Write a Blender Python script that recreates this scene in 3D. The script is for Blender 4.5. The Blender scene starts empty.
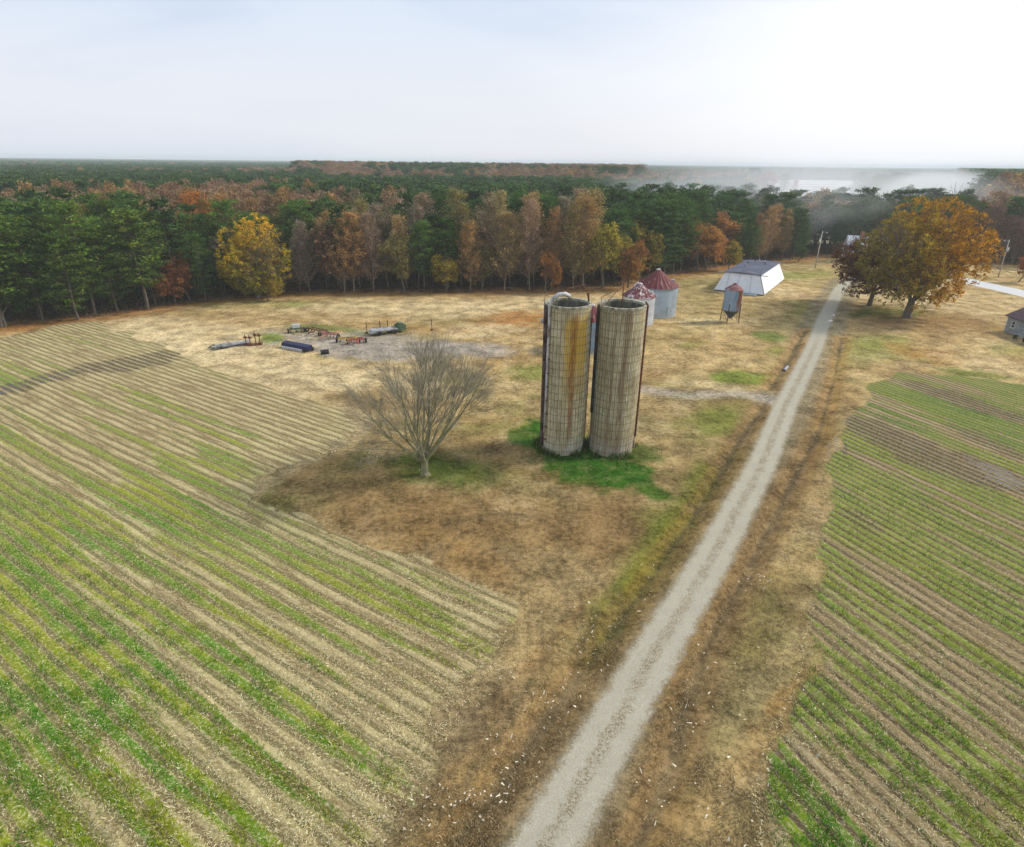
import bpy, math, random
import numpy as np
from mathutils import Matrix, Vector
PI = math.pi
rnd = random.Random(7)
RG = np.random.default_rng(11)
sc = bpy.context.scene
C = sc.collection

# ------------------------------------------------------------------ camera
F, PITCH, ROLL, H = 600.0, math.radians(23.5), math.radians(0.65), 27.0
R3 = Matrix.Rotation(PI/2-PITCH, 3, 'X') @ Matrix.Rotation(ROLL, 3, 'Z')
RN = np.array(R3)
cam = bpy.data.cameras.new('camera')
co = bpy.data.objects.new('camera', cam); C.objects.link(co)
co.matrix_world = Matrix.Translation((0, 0, H)) @ R3.to_4x4()
cam.sensor_width = 36; cam.lens = 36*F/1024; cam.clip_start = .5; cam.clip_end = 30000
sc.camera = co

def P(px, py):
    """ground point seen at a pixel of the photograph (used as a surveyor's map of the farm)"""
    d = RN @ np.array([px-512, -(py-423.5), -F]); t = -H/d[2]
    return np.array([d[0]*t, d[1]*t])
def colrow(X, Y, Z=0):
    X = np.asarray(X, float); Y = np.asarray(Y, float)
    v = np.stack([X, Y, np.zeros_like(X)+Z-H], -1) @ RN
    return 512+F*v[..., 0]/-v[..., 2], 423.5-F*v[..., 1]/-v[..., 2], -v[..., 2]

# ------------------------------------------------------------------ object helpers
def tag(o, label=None, cat=None, group=None, kind=None):
    if label: o['label'] = label
    if cat: o['category'] = cat
    if group: o['group'] = group
    if kind: o['kind'] = kind
    return o
def empty(name, loc=(0, 0, 0), rz=0):
    o = bpy.data.objects.new(name, None); C.objects.link(o)
    o.location = loc; o.rotation_euler = (0, 0, rz); o.empty_display_size = .5
    return o
def mk(name, V, faces, mat, parent=None, smooth=False, col=None, mats=None, midx=None, link=True):
    """faces: (n,k) int array or list of lists"""
    me = bpy.data.meshes.new(name)
    V = np.asarray(V, np.float32)
    if isinstance(faces, np.ndarray):
        n, k = faces.shape
        me.vertices.add(len(V)); me.vertices.foreach_set('co', V.ravel())
        me.loops.add(n*k); me.loops.foreach_set('vertex_index', faces.astype(np.int32).ravel())
        me.polygons.add(n); me.polygons.foreach_set('loop_start', np.arange(0, n*k, k, dtype=np.int32))
        me.update(calc_edges=True)
    else:
        me.from_pydata(V.tolist(), [], [list(map(int, f)) for f in faces]); me.update()
    if smooth: me.polygons.foreach_set('use_smooth', [True]*len(me.polygons))
    if mats:
        for m in mats: me.materials.append(m)
        me.polygons.foreach_set('material_index', np.asarray(midx, np.int32))
    elif mat: me.materials.append(mat)
    if col is not None:
        a = me.attributes.new('leafcol', 'FLOAT_COLOR', 'POINT')
        c4 = np.ones((len(V), 4), np.float32); c4[:, :3] = col
        a.data.foreach_set('color', c4.ravel())
    o = bpy.data.objects.new(name, me)
    if link: C.objects.link(o)
    if parent: o.parent = parent
    return o
class MB:
    def __init__(s): s.v = []; s.f = []; s.n = 0
    def add(s, V, Fc):
        s.v.append(np.asarray(V, float)); s.f += [[int(i)+s.n for i in f] for f in Fc]; s.n += len(V)
    def box(s, c, d, rz=0, M=None):
        x, y, z = [q/2 for q in d]
        V = np.array([(-x,-y,-z),(x,-y,-z),(x,y,-z),(-x,y,-z),(-x,-y,z),(x,-y,z),(x,y,z),(-x,y,z)])
        if M is not None: V = V @ np.array(M).T
        if rz:
            a, b = math.cos(rz), math.sin(rz); V = V @ np.array([[a,-b,0],[b,a,0],[0,0,1]]).T
        s.add(V+np.array(c), [(3,2,1,0),(4,5,6,7),(0,1,5,4),(1,2,6,5),(2,3,7,6),(3,0,4,7)])
    def hexa(s, b, t):
        s.add(list(b)+list(t), [(3,2,1,0),(4,5,6,7),(0,1,5,4),(1,2,6,5),(2,3,7,6),(3,0,4,7)])
    def tube(s, pts, r, k=8, cap=True):
        pts = [Vector(p) for p in pts]; n = len(pts)
        rs = r if hasattr(r, '__len__') else [r]*n
        V = []; up = None
        for i, p in enumerate(pts):
            d = (pts[min(i+1, n-1)]-pts[max(i-1, 0)]).normalized()
            if up is None: up = d.orthogonal().normalized()
            up = (up-d*up.dot(d)).normalized(); w = d.cross(up)
            for j in range(k):
                a = 2*PI*j/k; V.append(p+(up*math.cos(a)+w*math.sin(a))*rs[i])
        Fc = [(i*k+j, i*k+(j+1) % k, (i+1)*k+(j+1) % k, (i+1)*k+j) for i in range(n-1) for j in range(k)]
        if cap: Fc += [tuple(range(k-1, -1, -1)), tuple((n-1)*k+j for j in range(k))]
        s.add([tuple(v) for v in V], Fc)
    def lathe(s, prof, k=32, c=(0, 0), closed=False):
        V = []; m = len(prof)
        for r, z in prof:
            for j in range(k):
                a = 2*PI*j/k; V.append((c[0]+r*math.cos(a), c[1]+r*math.sin(a), z))
        rng = range(m) if closed else range(m-1)
        Fc = [(i*k+j, i*k+(j+1) % k, ((i+1) % m)*k+(j+1) % k, ((i+1) % m)*k+j) for i in rng for j in range(k)]
        s.add(V, Fc)
    def build(s, name, mat, parent=None, smooth=False):
        return mk(name, np.concatenate(s.v), s.f, mat, parent, smooth)

# ------------------------------------------------------------------ numpy noise
def _h(ix, iy, s):
    n = (ix.astype(np.int64)*374761393 + iy.astype(np.int64)*668265263 + s*974711) & 0x7fffffff
    n = ((n ^ (n >> 13))*1274126177) & 0x7fffffff
    return ((n ^ (n >> 16)) & 0xffff)/65535.0
def vn(x, y, s=0):
    x = np.asarray(x, float); y = np.asarray(y, float)
    ix, iy = np.floor(x), np.floor(y); fx, fy = x-ix, y-iy
    fx = fx*fx*(3-2*fx); fy = fy*fy*(3-2*fy)
    a = _h(ix, iy, s); b = _h(ix+1, iy, s); c = _h(ix, iy+1, s); d = _h(ix+1, iy+1, s)
    return (a*(1-fx)+b*fx)*(1-fy)+(c*(1-fx)+d*fx)*fy
def fbm(x, y, s=0, o=4):
    t = 0; w = 0; k = 1; a = 1
    for i in range(o):
        t = t+a*vn(x*k+13.7*i, y*k-7.1*i, s+i); w += a; a *= .55; k *= 2.03
    return t/w
def ss(a, b, x):
    t = np.clip((x-a)/(b-a), 0, 1); return t*t*(3-2*t)
def seg_dist(x, y, pts):
    """distance to polyline, signed side and arclength"""
    best = np.full(np.shape(x), 1e9); side = np.zeros(np.shape(x)); arc = np.zeros(np.shape(x)); L = 0
    for (ax, ay), (bx, by) in zip(pts[:-1], pts[1:]):
        dx, dy = bx-ax, by-ay; l = math.hypot(dx, dy)
        t = np.clip(((x-ax)*dx+(y-ay)*dy)/l**2, 0, 1)
        d = np.hypot(x-ax-t*dx, y-ay-t*dy); m = d < best
        sg = ((x-ax)*dy-(y-ay)*dx)/l
        best = np.where(m, d, best); side = np.where(m, np.sign(sg), side); arc = np.where(m, L+t*l, arc); L += l
    return best, side, arc
def inpoly(x, y, pts):
    r = np.zeros(np.shape(x), bool); n = len(pts)
    for i in range(n):
        (ax, ay), (bx, by) = pts[i], pts[(i+1) % n]
        if ay == by: continue
        c = ((ay > y) != (by > y)) & (x < (bx-ax)*(y-ay)/(by-ay)+ax)
        r ^= c
    return r
def sdpoly(x, y, pts):
    d, _, _ = seg_dist(x, y, list(pts)+[pts[0]])
    return np.where(inpoly(x, y, pts), d, -d)

# ------------------------------------------------------------------ node helpers
def newmat(name):
    m = bpy.data.materials.new(name); m.use_nodes = True; m.node_tree.nodes.clear(); return m
class NT:
    def __init__(s, tree): s.t = tree
    def n(s, typ, ins=None, **kw):
        nd = s.t.nodes.new(typ)
        for k, v in kw.items(): setattr(nd, k, v)
        if ins:
            for k, v in ins.items():
                sk = nd.inputs[k]
                if isinstance(v, bpy.types.NodeSocket): s.t.links.new(v, sk)
                elif v is not None:
                    if hasattr(sk.default_value, '__len__') and not hasattr(v, '__len__'): v = [v]*len(sk.default_value)
                    if hasattr(sk.default_value, '__len__') and len(v) == 3 and len(sk.default_value) == 4: v = (*v, 1)
                    sk.default_value = v
        return nd
    def m(s, op, a, b=None, c=None):
        return s.n('ShaderNodeMath', {0: a, 1: b, 2: c}, operation=op).outputs[0]
    def vm(s, op, a, b=None):
        nd = s.n('ShaderNodeVectorMath', {0: a, 1: b}, operation=op)
        return nd.outputs['Value'] if op == 'DOT_PRODUCT' else nd.outputs[0]
    def scl(s, a, k):
        nd = s.n('ShaderNodeVectorMath', {0: a, 'Scale': k}, operation='SCALE'); return nd.outputs[0]
    def mix(s, f, a, b, bt='MIX'):
        nd = s.n('ShaderNodeMix', None, data_type='RGBA', blend_type=bt)
        for k, v in ((0, f), (6, a), (7, b)):
            sk = nd.inputs[k]
            if isinstance(v, bpy.types.NodeSocket): s.t.links.new(v, sk)
            else: sk.default_value = v if k == 0 else (*v[:3], 1)
        return nd.outputs[2]
    def noise(s, vec, scale, detail=3, rough=.55, dist=0):
        return s.n('ShaderNodeTexNoise', {'Vector': vec, 'Scale': scale, 'Detail': detail, 'Roughness': rough, 'Distortion': dist}).outputs[0]
    def ss(s, x, a, b, lo=0.0, hi=1.0):
        return s.n('ShaderNodeMapRange', {0: x, 1: a, 2: b, 3: lo, 4: hi}, interpolation_type='SMOOTHSTEP').outputs[0]
    def attr(s, name, typ='GEOMETRY'):
        return s.n('ShaderNodeAttribute', attribute_name=name, attribute_type=typ)
    def comb(s, x, y, z=0.0):
        return s.n('ShaderNodeCombineXYZ', {0: x, 1: y, 2: z}).outputs[0]
    def out(s, sh, vol=None):
        o = s.n('ShaderNodeOutputMaterial')
        if sh is not None: s.t.links.new(sh, o.inputs[0])
        if vol is not None: s.t.links.new(vol, o.inputs[1])
    def bsdf(s, col, rough=.8, spec=.3, metal=0.0, normal=None, **kw):
        d = {'Base Color': col, 'Roughness': rough, 'Specular IOR Level': spec, 'Metallic': metal}
        if normal is not None: d['Normal'] = normal
        d.update(kw)
        return s.n('ShaderNodeBsdfPrincipled', d).outputs[0]
    def bump(s, h, st=.3, dist=.1):
        return s.n('ShaderNodeBump', {'Height': h, 'Strength': st, 'Distance': dist}).outputs[0]

def mat_plain(name, col, rough=.7, var=.25, scale=2.0, metal=0.0, dirt=None, dirtcov=.5, stretch=(1, 1, 1), bump=.2, spec=.3):
    m = newmat(name); t = NT(m.node_tree)
    p = t.n('ShaderNodeTexCoord').outputs['Object']
    q = t.n('ShaderNodeMapping', {0: p, 3: stretch}).outputs[0]
    a = t.noise(q, scale, 5, .65)
    f = t.ss(a, .25, .75, 1-var, 1+var)
    c = t.vm('MULTIPLY', col, t.comb(f, f, f))
    if dirt:
        b = t.noise(q, scale*.45+.1, 6, .7, .4)
        c = t.mix(t.ss(b, dirtcov-.07, dirtcov+.07), c, dirt)
    t.out(t.bsdf(c, rough, spec, metal, t.bump(a, bump, .03)))
    return m

# ------------------------------------------------------------------ farm survey
DL = np.array([.84, -.543]); DL /= np.hypot(*DL); NL = np.array([-DL[1], DL[0]])
DR = np.array([.42, -.907]); DR /= np.hypot(*DR); NR = np.array([-DR[1], DR[0]])
LF = [tuple(P(*q)) for q in ((0, 338), (45, 326), (95, 322), (150, 340), (205, 364), (255, 382), (300, 396), (348, 411), (352, 432), (318, 452), (262, 484), (264, 505),
      (330, 530), (400, 558), (470, 585), (503, 612), (498, 650), (462, 700), (420, 770), (375, 845))] + [(-9, 8), (-30, -15), (-160, -15), (-190, 60)]
RF = [tuple(P(*q)) for q in ((1024, 384), (960, 376), (905, 372), (872, 385), (850, 420), (822, 470), (830, 520), (818, 560), (812, 620), (800, 680), (776, 730), (758, 790), (763, 846))] + [(12, 4), (14, -10), (140, -10), (150, 78)]
ROAD = [(-6, 4.0)] + [tuple(P(*q)) for q in ((545, 847), (591, 765), (651, 660), (711, 560), (760, 469), (785, 407), (814, 348), (824, 320), (838, 292), (845, 283))] + [(92, 163), (104, 168), (114, 164)]
PAVED = [(114, 186), (116, 172), (118.5, 158), (120, 143), (121, 120), (121, 60), (121, -60)]
DITL = [(-9, 7)] + [tuple(P(*q)) for q in ((440, 855), (493, 796), (538, 729), (589, 663), (625, 612), (665, 557), (706, 498), (740, 440), (762, 408))]
DITL2 = [tuple(P(*q)) for q in ((771, 388), (790, 358), (799, 341), (806, 330))]
DITR = [(0, 7)] + [tuple(P(*q)) for q in ((672, 760), (681, 721), (688, 696), (707, 645), (739, 587), (768, 530), (796, 475), (820, 430), (836, 372), (842, 338))]
EDGE = [(-420, -80), (-260, 30), (-150, 74), (-92, 101), (-76, 109.5), (-68, 122), (-49, 132.5), (-14, 137), (20, 142), (38, 158), (52, 171), (66, 183), (88, 194), (104, 206), (128, 205), (150, 190), (250, 150), (420, 60)]

STRAW = np.array([.43, .32, .165]); SAND = np.array([.57, .455, .275]); BROWN = np.array([.27, .175, .085]); RUST = np.array([.33, .155, .055])
GRN = np.array([.13, .18, .035]); DGRN = np.array([.055, .13, .022]); GRAV = np.array([.30, .265, .225]); LITTER = np.array([.10, .065, .04]); ORAN = np.array([.36, .20, .07])
DARK = np.array([.13, .10, .06]); OLIV = np.array([.2, .175, .07])
BLOBS = [  # px, py, rx, ry, tilt-slope, colour, strength, softness
 # pale sandy ground, upper left
 (150, 340, 95, 22, .20, SAND, .85, .5), (300, 372, 120, 16, .13, SAND, .75, .5), (200, 325, 60, 6, .1, SAND, .5, .4), (430, 308, 170, 8, .0, SAND, .6, .6),
 (300, 345, 45, 4, .1, SAND, .6, .5), (480, 330, 60, 7, -.1, SAND, .7, .5), (250, 304, 80, 4, 0, GRN, .5, .7), (60, 318, 60, 5, -.2, RUST, .7, .6),
 (255, 308, 50, 6, .1, STRAW, .6, .5), (520, 318, 40, 9, -.1, RUST, .75, .5), (560, 300, 60, 5, 0, SAND, .5, .6), (450, 330, 50, 4, 0, RUST, .3, .6),
 (365, 345, 105, 12, .06, GRAV, .9, .45), (480, 350, 55, 7, .05, GRAV, .8, .5), (320, 328, 45, 3.5, .1, DGRN, .6, .6), (270, 338, 14, 5, 0, GRN, .8, .5), (280, 362, 60, 5, .1, BROWN, .4, .6),
 (530, 372, 30, 9, 0, GRN, .6, .7), (500, 400, 40, 12, .0, STRAW, .5, .6), (380, 400, 40, 10, .1, BROWN, .5, .6),
 # around tree and silos
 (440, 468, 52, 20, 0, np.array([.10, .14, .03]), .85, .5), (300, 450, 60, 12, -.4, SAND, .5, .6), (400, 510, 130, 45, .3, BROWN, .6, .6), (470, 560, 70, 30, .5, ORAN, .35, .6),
 (560, 446, 52, 22, .2, DGRN, 1.0, .25), (600, 466, 60, 19, .15, DGRN, 1.0, .25), (652, 492, 22, 9, .4, DGRN, .9, .4), (640, 455, 26, 10, .0, DGRN, .7, .5), (520, 438, 15, 10, .2, DGRN, .8, .4), (655, 520, 22, 14, .2, GRN, .6, .6),
 (600, 520, 70, 36, .2, BROWN, .75, .6), (520, 480, 50, 20, .4, OLIV, .3, .6), (570, 580, 50, 34, .2, STRAW, .6, .6), (640, 580, 26, 44, -1.1, GRN, .75, .5), (690, 510, 22, 40, -1.1, GRN, .45, .6), (620, 630, 16, 20, -1.0, GRN, .7, .5),
 (720, 420, 36, 16, -.1, GRN, .6, .6), (730, 455, 26, 26, -1, OLIV, .6, .5), (690, 470, 26, 18, 0, BROWN, .4, .6),
 (720, 362, 70, 20, 0, STRAW, .5, .7), (745, 378, 30, 7, 0, GRN, .8, .5), (780, 350, 22, 6, .1, GRN, .7, .6), (770, 336, 20, 6, .2, DGRN, .6, .5), (805, 312, 22, 8, 0, GRN, .8, .5), (690, 345, 18, 5, 0, GRN, .5, .6), (800, 275, 40, 5, 0, GRN, .55, .6),
 (700, 300, 30, 16, 0, OLIV, .45, .7), (690, 345, 90, 12, .05, BROWN, .35, .7), (780, 292, 40, 5, 0, SAND, .45, .6), (700, 320, 26, 3, 0, SAND, .6, .6), (640, 400, 40, 16, 0, STRAW, .4, .6), (780, 310, 60, 8, 0, BROWN, .35, .6),
 (700, 282, 45, 5, 0, OLIV, .6, .6), (700, 385, 55, 4, .1, SAND, .5, .6), (660, 370, 60, 10, -.2, BROWN, .3, .6),
 # headland left
 (430, 760, 90, 100, -1.1, np.array([.27, .20, .115]), .75, .6), (556, 640, 18, 90, -1.1, RUST, .28, .5), (490, 740, 22, 80, -1.1, ORAN, .25, .5), (470, 660, 36, 70, -1, DARK, .45, .6), (330, 800, 60, 60, -1, DARK, .3, .6),
 # right of road
 (740, 640, 60, 90, -1.3, OLIV, .5, .6), (790, 470, 26, 60, -1.3, BROWN, .6, .6), (735, 580, 10, 60, -1.2, RUST, .35, .5), (692, 670, 10, 70, -1.4, RUST, .3, .5), (660, 780, 16, 50, -1.4, BROWN, .6, .5), (735, 720, 40, 110, -1.2, np.array([.28, .235, .12]), .7, .6), (782, 700, 16, 40, -1.2, ORAN, .5, .6),
 (800, 440, 30, 20, 0, DARK, .5, .6), (840, 400, 26, 18, 0, BROWN, .5, .6), (770, 610, 26, 22, 0, OLIV, .6, .6), (755, 820, 40, 40, 0, OLIV, .5, .6),
 (905, 372, 60, 7, .1, BROWN, .4, .5), (860, 352, 40, 10, 0, GRN, .45, .6), (880, 340, 30, 6, 0, GRN, .4, .6), (920, 352, 40, 8, .1, ORAN, .55, .6), (990, 365, 60, 8, .15, SAND, .4, .6), (1000, 392, 40, 5, .2, SAND, .7, .5),
 (920, 322, 110, 12, .05, BROWN, .8, .6), (885, 312, 45, 7, 0, np.array([.11, .13, .035]), .75, .6), (970, 300, 40, 8, .1, STRAW, .5, .6), (985, 375, 30, 4, .1, GRN, .6, .6), (960, 372, 20, 4, .1, GRN, .5, .6), (1010, 350, 30, 6, .1, GRN, .4, .6), (905, 296, 70, 5, 0, SAND, .5, .6),
]
def blobfield(x, y, px, py, rx, ry, sl, soft, seed):
    c = P(px, py); a = (P(px+rx, py+rx*sl*.0)-P(px-rx, py-rx*sl*.0))/2
    if abs(sl) > .6:   # long axis along the slanted direction
        L = math.hypot(1, sl)
        a = (P(px+rx, py)-P(px-rx, py))/2
        b = (P(px-ry/L*1, py-ry/L*sl)-P(px+ry/L*1, py+ry/L*sl))/2
    else:
        a = (P(px+rx, py+rx*sl)-P(px-rx, py-rx*sl))/2
        b = (P(px, py-ry)-P(px, py+ry))/2
    M = np.linalg.inv(np.array([a, b]).T)
    dx, dy = x-c[0], y-c[1]
    u = M[0, 0]*dx+M[0, 1]*dy; v = M[1, 0]*dx+M[1, 1]*dy
    r = np.hypot(u, v)
    m = r < 2.2
    out = np.zeros_like(x)
    xs, ys = x[m], y[m]
    rr = r[m]+(fbm(xs*.16+seed, ys*.16, seed, 4)-.5)*1.2+(fbm(xs*.6, ys*.6, seed+3, 3)-.5)*.9
    out[m] = 1-ss(1-soft, 1+soft*.6, rr)
    return out
def greenL(u, v, x, y):
    """weed growth stripes of the left field (0..1)"""
    near = 1-ss(30, 46, y)
    wide = fbm(u*.36+2, v*.012, 21, 2); mid = fbm(u*.95, v*.03, 25, 2); patch = fbm(x*.03+4, y*.03, 29, 3)
    warp = (fbm(u*.14, v*.016, 33, 3)-.5)*14
    stripe = .5+.5*np.sin(2*PI*u/2.5+warp)
    west = ss(0, -30, x)
    a = ss(.44, .58, stripe*.24+wide*.46+mid*.12+patch*.30-.115+.10*west)
    b = ss(.47, .61, mid*.45+patch*.46+wide*.14-.05)
    return np.clip(a*near+b*(1-near)*.85+.06, 0, 1)
def greenR(u, v, x, y):
    wide = fbm(u*.4+5, v*.02, 41, 2); mid = fbm(u*1.0, v*.045, 45, 2); patch = fbm(x*.05, y*.05, 49, 3)
    return ss(.47, .62, wide*.35+mid*.5+patch*.3+.005+.06*(1-ss(42, 60, y)))
# ------------------------------------------------------------------ ground sheet
gx = np.concatenate([[-9000, -4000, -1500, -700, -420, -330], np.arange(-280, -70, 1.6), np.arange(-70, 62, .34), np.arange(62, 140, .7), np.arange(140, 300, 2.5), [340, 450, 700, 1500, 4000, 9000]])
gy = np.concatenate([[-9000, -3000, -600, -150, -60, -30, -15, -6, 0, 4, 7], np.arange(9, 60, .3), np.arange(60, 120, .55), np.arange(120, 215, 1.0), np.arange(215, 330, 4), [360, 420, 520, 700, 1000, 1600, 3000, 9000]])
X, Y = np.meshgrid(gx, gy); shp = X.shape; X = X.ravel(); Y = Y.ravel()
rd, rside, rarc = seg_dist(X, Y, ROAD); pd, pside, parc = seg_dist(X, Y, PAVED)
sdL = sdpoly(X, Y, LF); sdR = sdpoly(X, Y, RF)
wob = (fbm(X*.22, Y*.22, 5, 4)-.5)
rowL = ss(-.6, .9, sdL+wob*5); rowR = ss(-.5, .8, sdR+wob*3.5)
uL = X*NL[0]+Y*NL[1]; vL = X*DL[0]+Y*DL[1]; uR = X*NR[0]+Y*NR[1]; vR = X*DR[0]+Y*DR[1]
# base colour of the open ground
n1 = fbm(X*.03, Y*.045, 1, 5); n2 = fbm(X*.12, Y*.16, 2, 4); n3 = fbm(X*.02+9, Y*.03, 3, 4)
base = STRAW[None]*np.ones((len(X), 1))
def lay(col, w):
    global base
    base = base*(1-w[:, None])+np.asarray(col)[None]*w[:, None]
lay(BROWN, .5*ss(.45, .62, n1)); lay(SAND, .5*ss(.55, .68, n3)*ss(60, 110, Y)); lay(ORAN, .2*ss(.52, .66, n2)); lay(OLIV, .4*ss(.52, .7, fbm(X*.08, Y*.08, 8, 4)))
lay(OLIV, .4*ss(90, 50, Y)*ss(.4, .6, n3))
lay(SAND, .3*ss(.55, .66, fbm(X*.35, Y*.35, 201, 4))); lay(BROWN*.75, .35*ss(.54, .66, fbm(X*.45, Y*.45, 205, 4))); lay(GRN, .45*ss(.56, .68, fbm(X*.25+5, Y*.25, 209, 4))*ss(.42, .58, n3)*ss(100, 70, Y))
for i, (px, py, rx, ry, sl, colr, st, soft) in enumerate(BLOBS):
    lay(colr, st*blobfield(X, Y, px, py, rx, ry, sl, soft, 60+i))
ed, es, ea = seg_dist(X, Y, EDGE)   # es<0 : forest side
fo = ss(-3, 5, np.where(es < 0, ed, -ed)+wob*9)
lay(LITTER, fo)
lay(RUST*.8, .7*np.exp(-((np.where(es < 0, ed, -ed)+1.5)/3.5)**2))
# ditches: orange rough grass with dark bottom
lay(np.array([.25, .205, .13]), .85*(1-ss(3.2, 4.6, rd+wob*2)))
gs, gsd, _ = seg_dist(X, Y, [tuple(P(*q)) for q in ((590, 645), (622, 596), (660, 545), (700, 490), (738, 425))])
lay(GRN*.9, .75*np.exp(-((gs-.4+wob)/1.3)**2)*ss(.3, .5, fbm(X*.2, Y*.2, 213, 3)))
z = (fbm(X*.05, Y*.05, 70, 3)-.5)*.25
for dt, dep in ((DITL, .45), (DITL2, .5), (DITR, .4)):
    dd, _, _ = seg_dist(X, Y, dt); dd = np.abs(dd+wob*.5)
    lay(ORAN*.85, .5*np.exp(-((dd-.7)/.8)**2)); lay(DARK*.6, .7*np.exp(-(dd/.27)**2)*ss(.25, .42, fbm(X*.3, Y*.3, 77, 2)+.06))
    z -= dep*.8*np.exp(-(dd/.9)**2)
# side track to the bins
for tr in ([(33.6, 70), (29.2, 72.4), (22.2, 71.5), (16, 74)],):
    td, _, _ = seg_dist(X, Y, tr); lay(GRAV*1.35, .6*(1-ss(.6, 2.2, td+wob*2.5)))
td, _, _ = seg_dist(X, Y, [tuple(P(*q)) for q in ((120, 335), (200, 350), (330, 378))]); lay(SAND, .5*(1-ss(2, 8, td+wob*6)))
# wheel tracks on the left headland, parallel to its edge
HT = [tuple(P(*q)) for q in ((350, 847), (420, 770), (465, 700), (505, 650), (530, 600), (500, 560))]
for off in (.6, 1.5, 2.5, 3.4, 4.4, 5.5, 6.3):
    td, _, _ = seg_dist(X, Y, HT); lay(DARK, .5*np.exp(-((td-off+wob*.8)/.28)**2)*ss(.35, .55, fbm(X*.15, Y*.15, 217+int(off*10), 2)))
TT = [tuple(P(*q)) for q in ((220, 370), (300, 395), (360, 415), (350, 440), (290, 465), (255, 490))]
td, _, _ = seg_dist(X, Y, TT); lay(SAND*.9, .5*np.exp(-((td-.5)/1.0)**2)); lay(BROWN*.8, .4*np.exp(-((td-2.4)/.8)**2))
z *= np.exp(-np.clip(np.hypot(X-20, Y-100)-230, 0, None)/60)
for (cx, cy, r) in ((5.5, 56.2, 5), (10.4, 56.1, 5), (27.6, 116.5, 7), (23.0, 110, 6), (12.7, 92, 6), (58, 149, 22), (40.2, 111, 4), (-8.1, 49.7, 2), (92, 103, 9)):
    z *= 1-np.exp(-(np.hypot(X-cx, Y-cy)/r)**4)*.98
z = np.where(rd < 2.5, z*ss(1.5, 2.5, rd)+.02, z)
base = base*(1-.27*(1-ss(50, 95, Y)))[:, None]
lum_ = base@np.array([.25, .65, .10]); base = np.clip(lum_[:, None]+(base-lum_[:, None])*1.14, .01, 1)
rowcrown = rowL*greenL(uL, vL, X, Y)+rowR*greenR(uR, vR, X, Y)
# puddles
wet = np.zeros_like(X)
for (px, py, rx, ry, sl, st) in ((2, 390, 30, 6, -.25, 1), (60, 375, 60, 9, -.25, .8), (829, 449, 1.3, 9, 0, .85), (836, 443, 1.3, 11, 0, .85), (845, 450, 2, 7, 0, .85), (1000, 476, 50, 10, .45, .8), (920, 452, 80, 14, .45, .7), (985, 440, 50, 8, .42, .5), (970, 402, 80, 7, .3, .65), (860, 520, 30, 10, .5, .45), (900, 790, 60, 20, .7, .4), (834, 315, 4, 1.6, .0, .9), (830, 321, 4, 1.5, 0, .9), (135, 362, 75, 8, -.2, .75)):
    wet = np.maximum(wet, st*blobfield(X, Y, px, py, rx, ry, sl, .5, 171))
darkL = blobfield(X, Y, 120, 372, 110, 9, -.22, .6, 180)
green = np.where(rowL > rowR, greenL(uL, vL, X, Y)*(1-.85*darkL)*(.45+.55*ss(0, 7, sdL)), greenR(uR, vR, X, Y)*(1-.7*np.clip(wet*1.5, 0, 1)))
tone = fbm(X*.03, Y*.03, 90, 3)          # pinkish straw / yellower green patches in fields
VX = np.stack([X, Y, z], 1)
ny, nx = shp
ii = np.arange(nx*ny).reshape(ny, nx)
FQ = np.stack([ii[:-1, :-1].ravel(), ii[:-1, 1:].ravel(), ii[1:, 1:].ravel(), ii[1:, :-1].ravel()], 1)
fc = lambda a: a[FQ].mean(1)
roadf = fc(rd) < 2.3; pavf = (fc(pd) < 4.2) & ~roadf
lff = (fc(rowL) > .5) & ~roadf & ~pavf; rff = (fc(rowR) > .5) & ~roadf & ~pavf & ~lff

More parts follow.
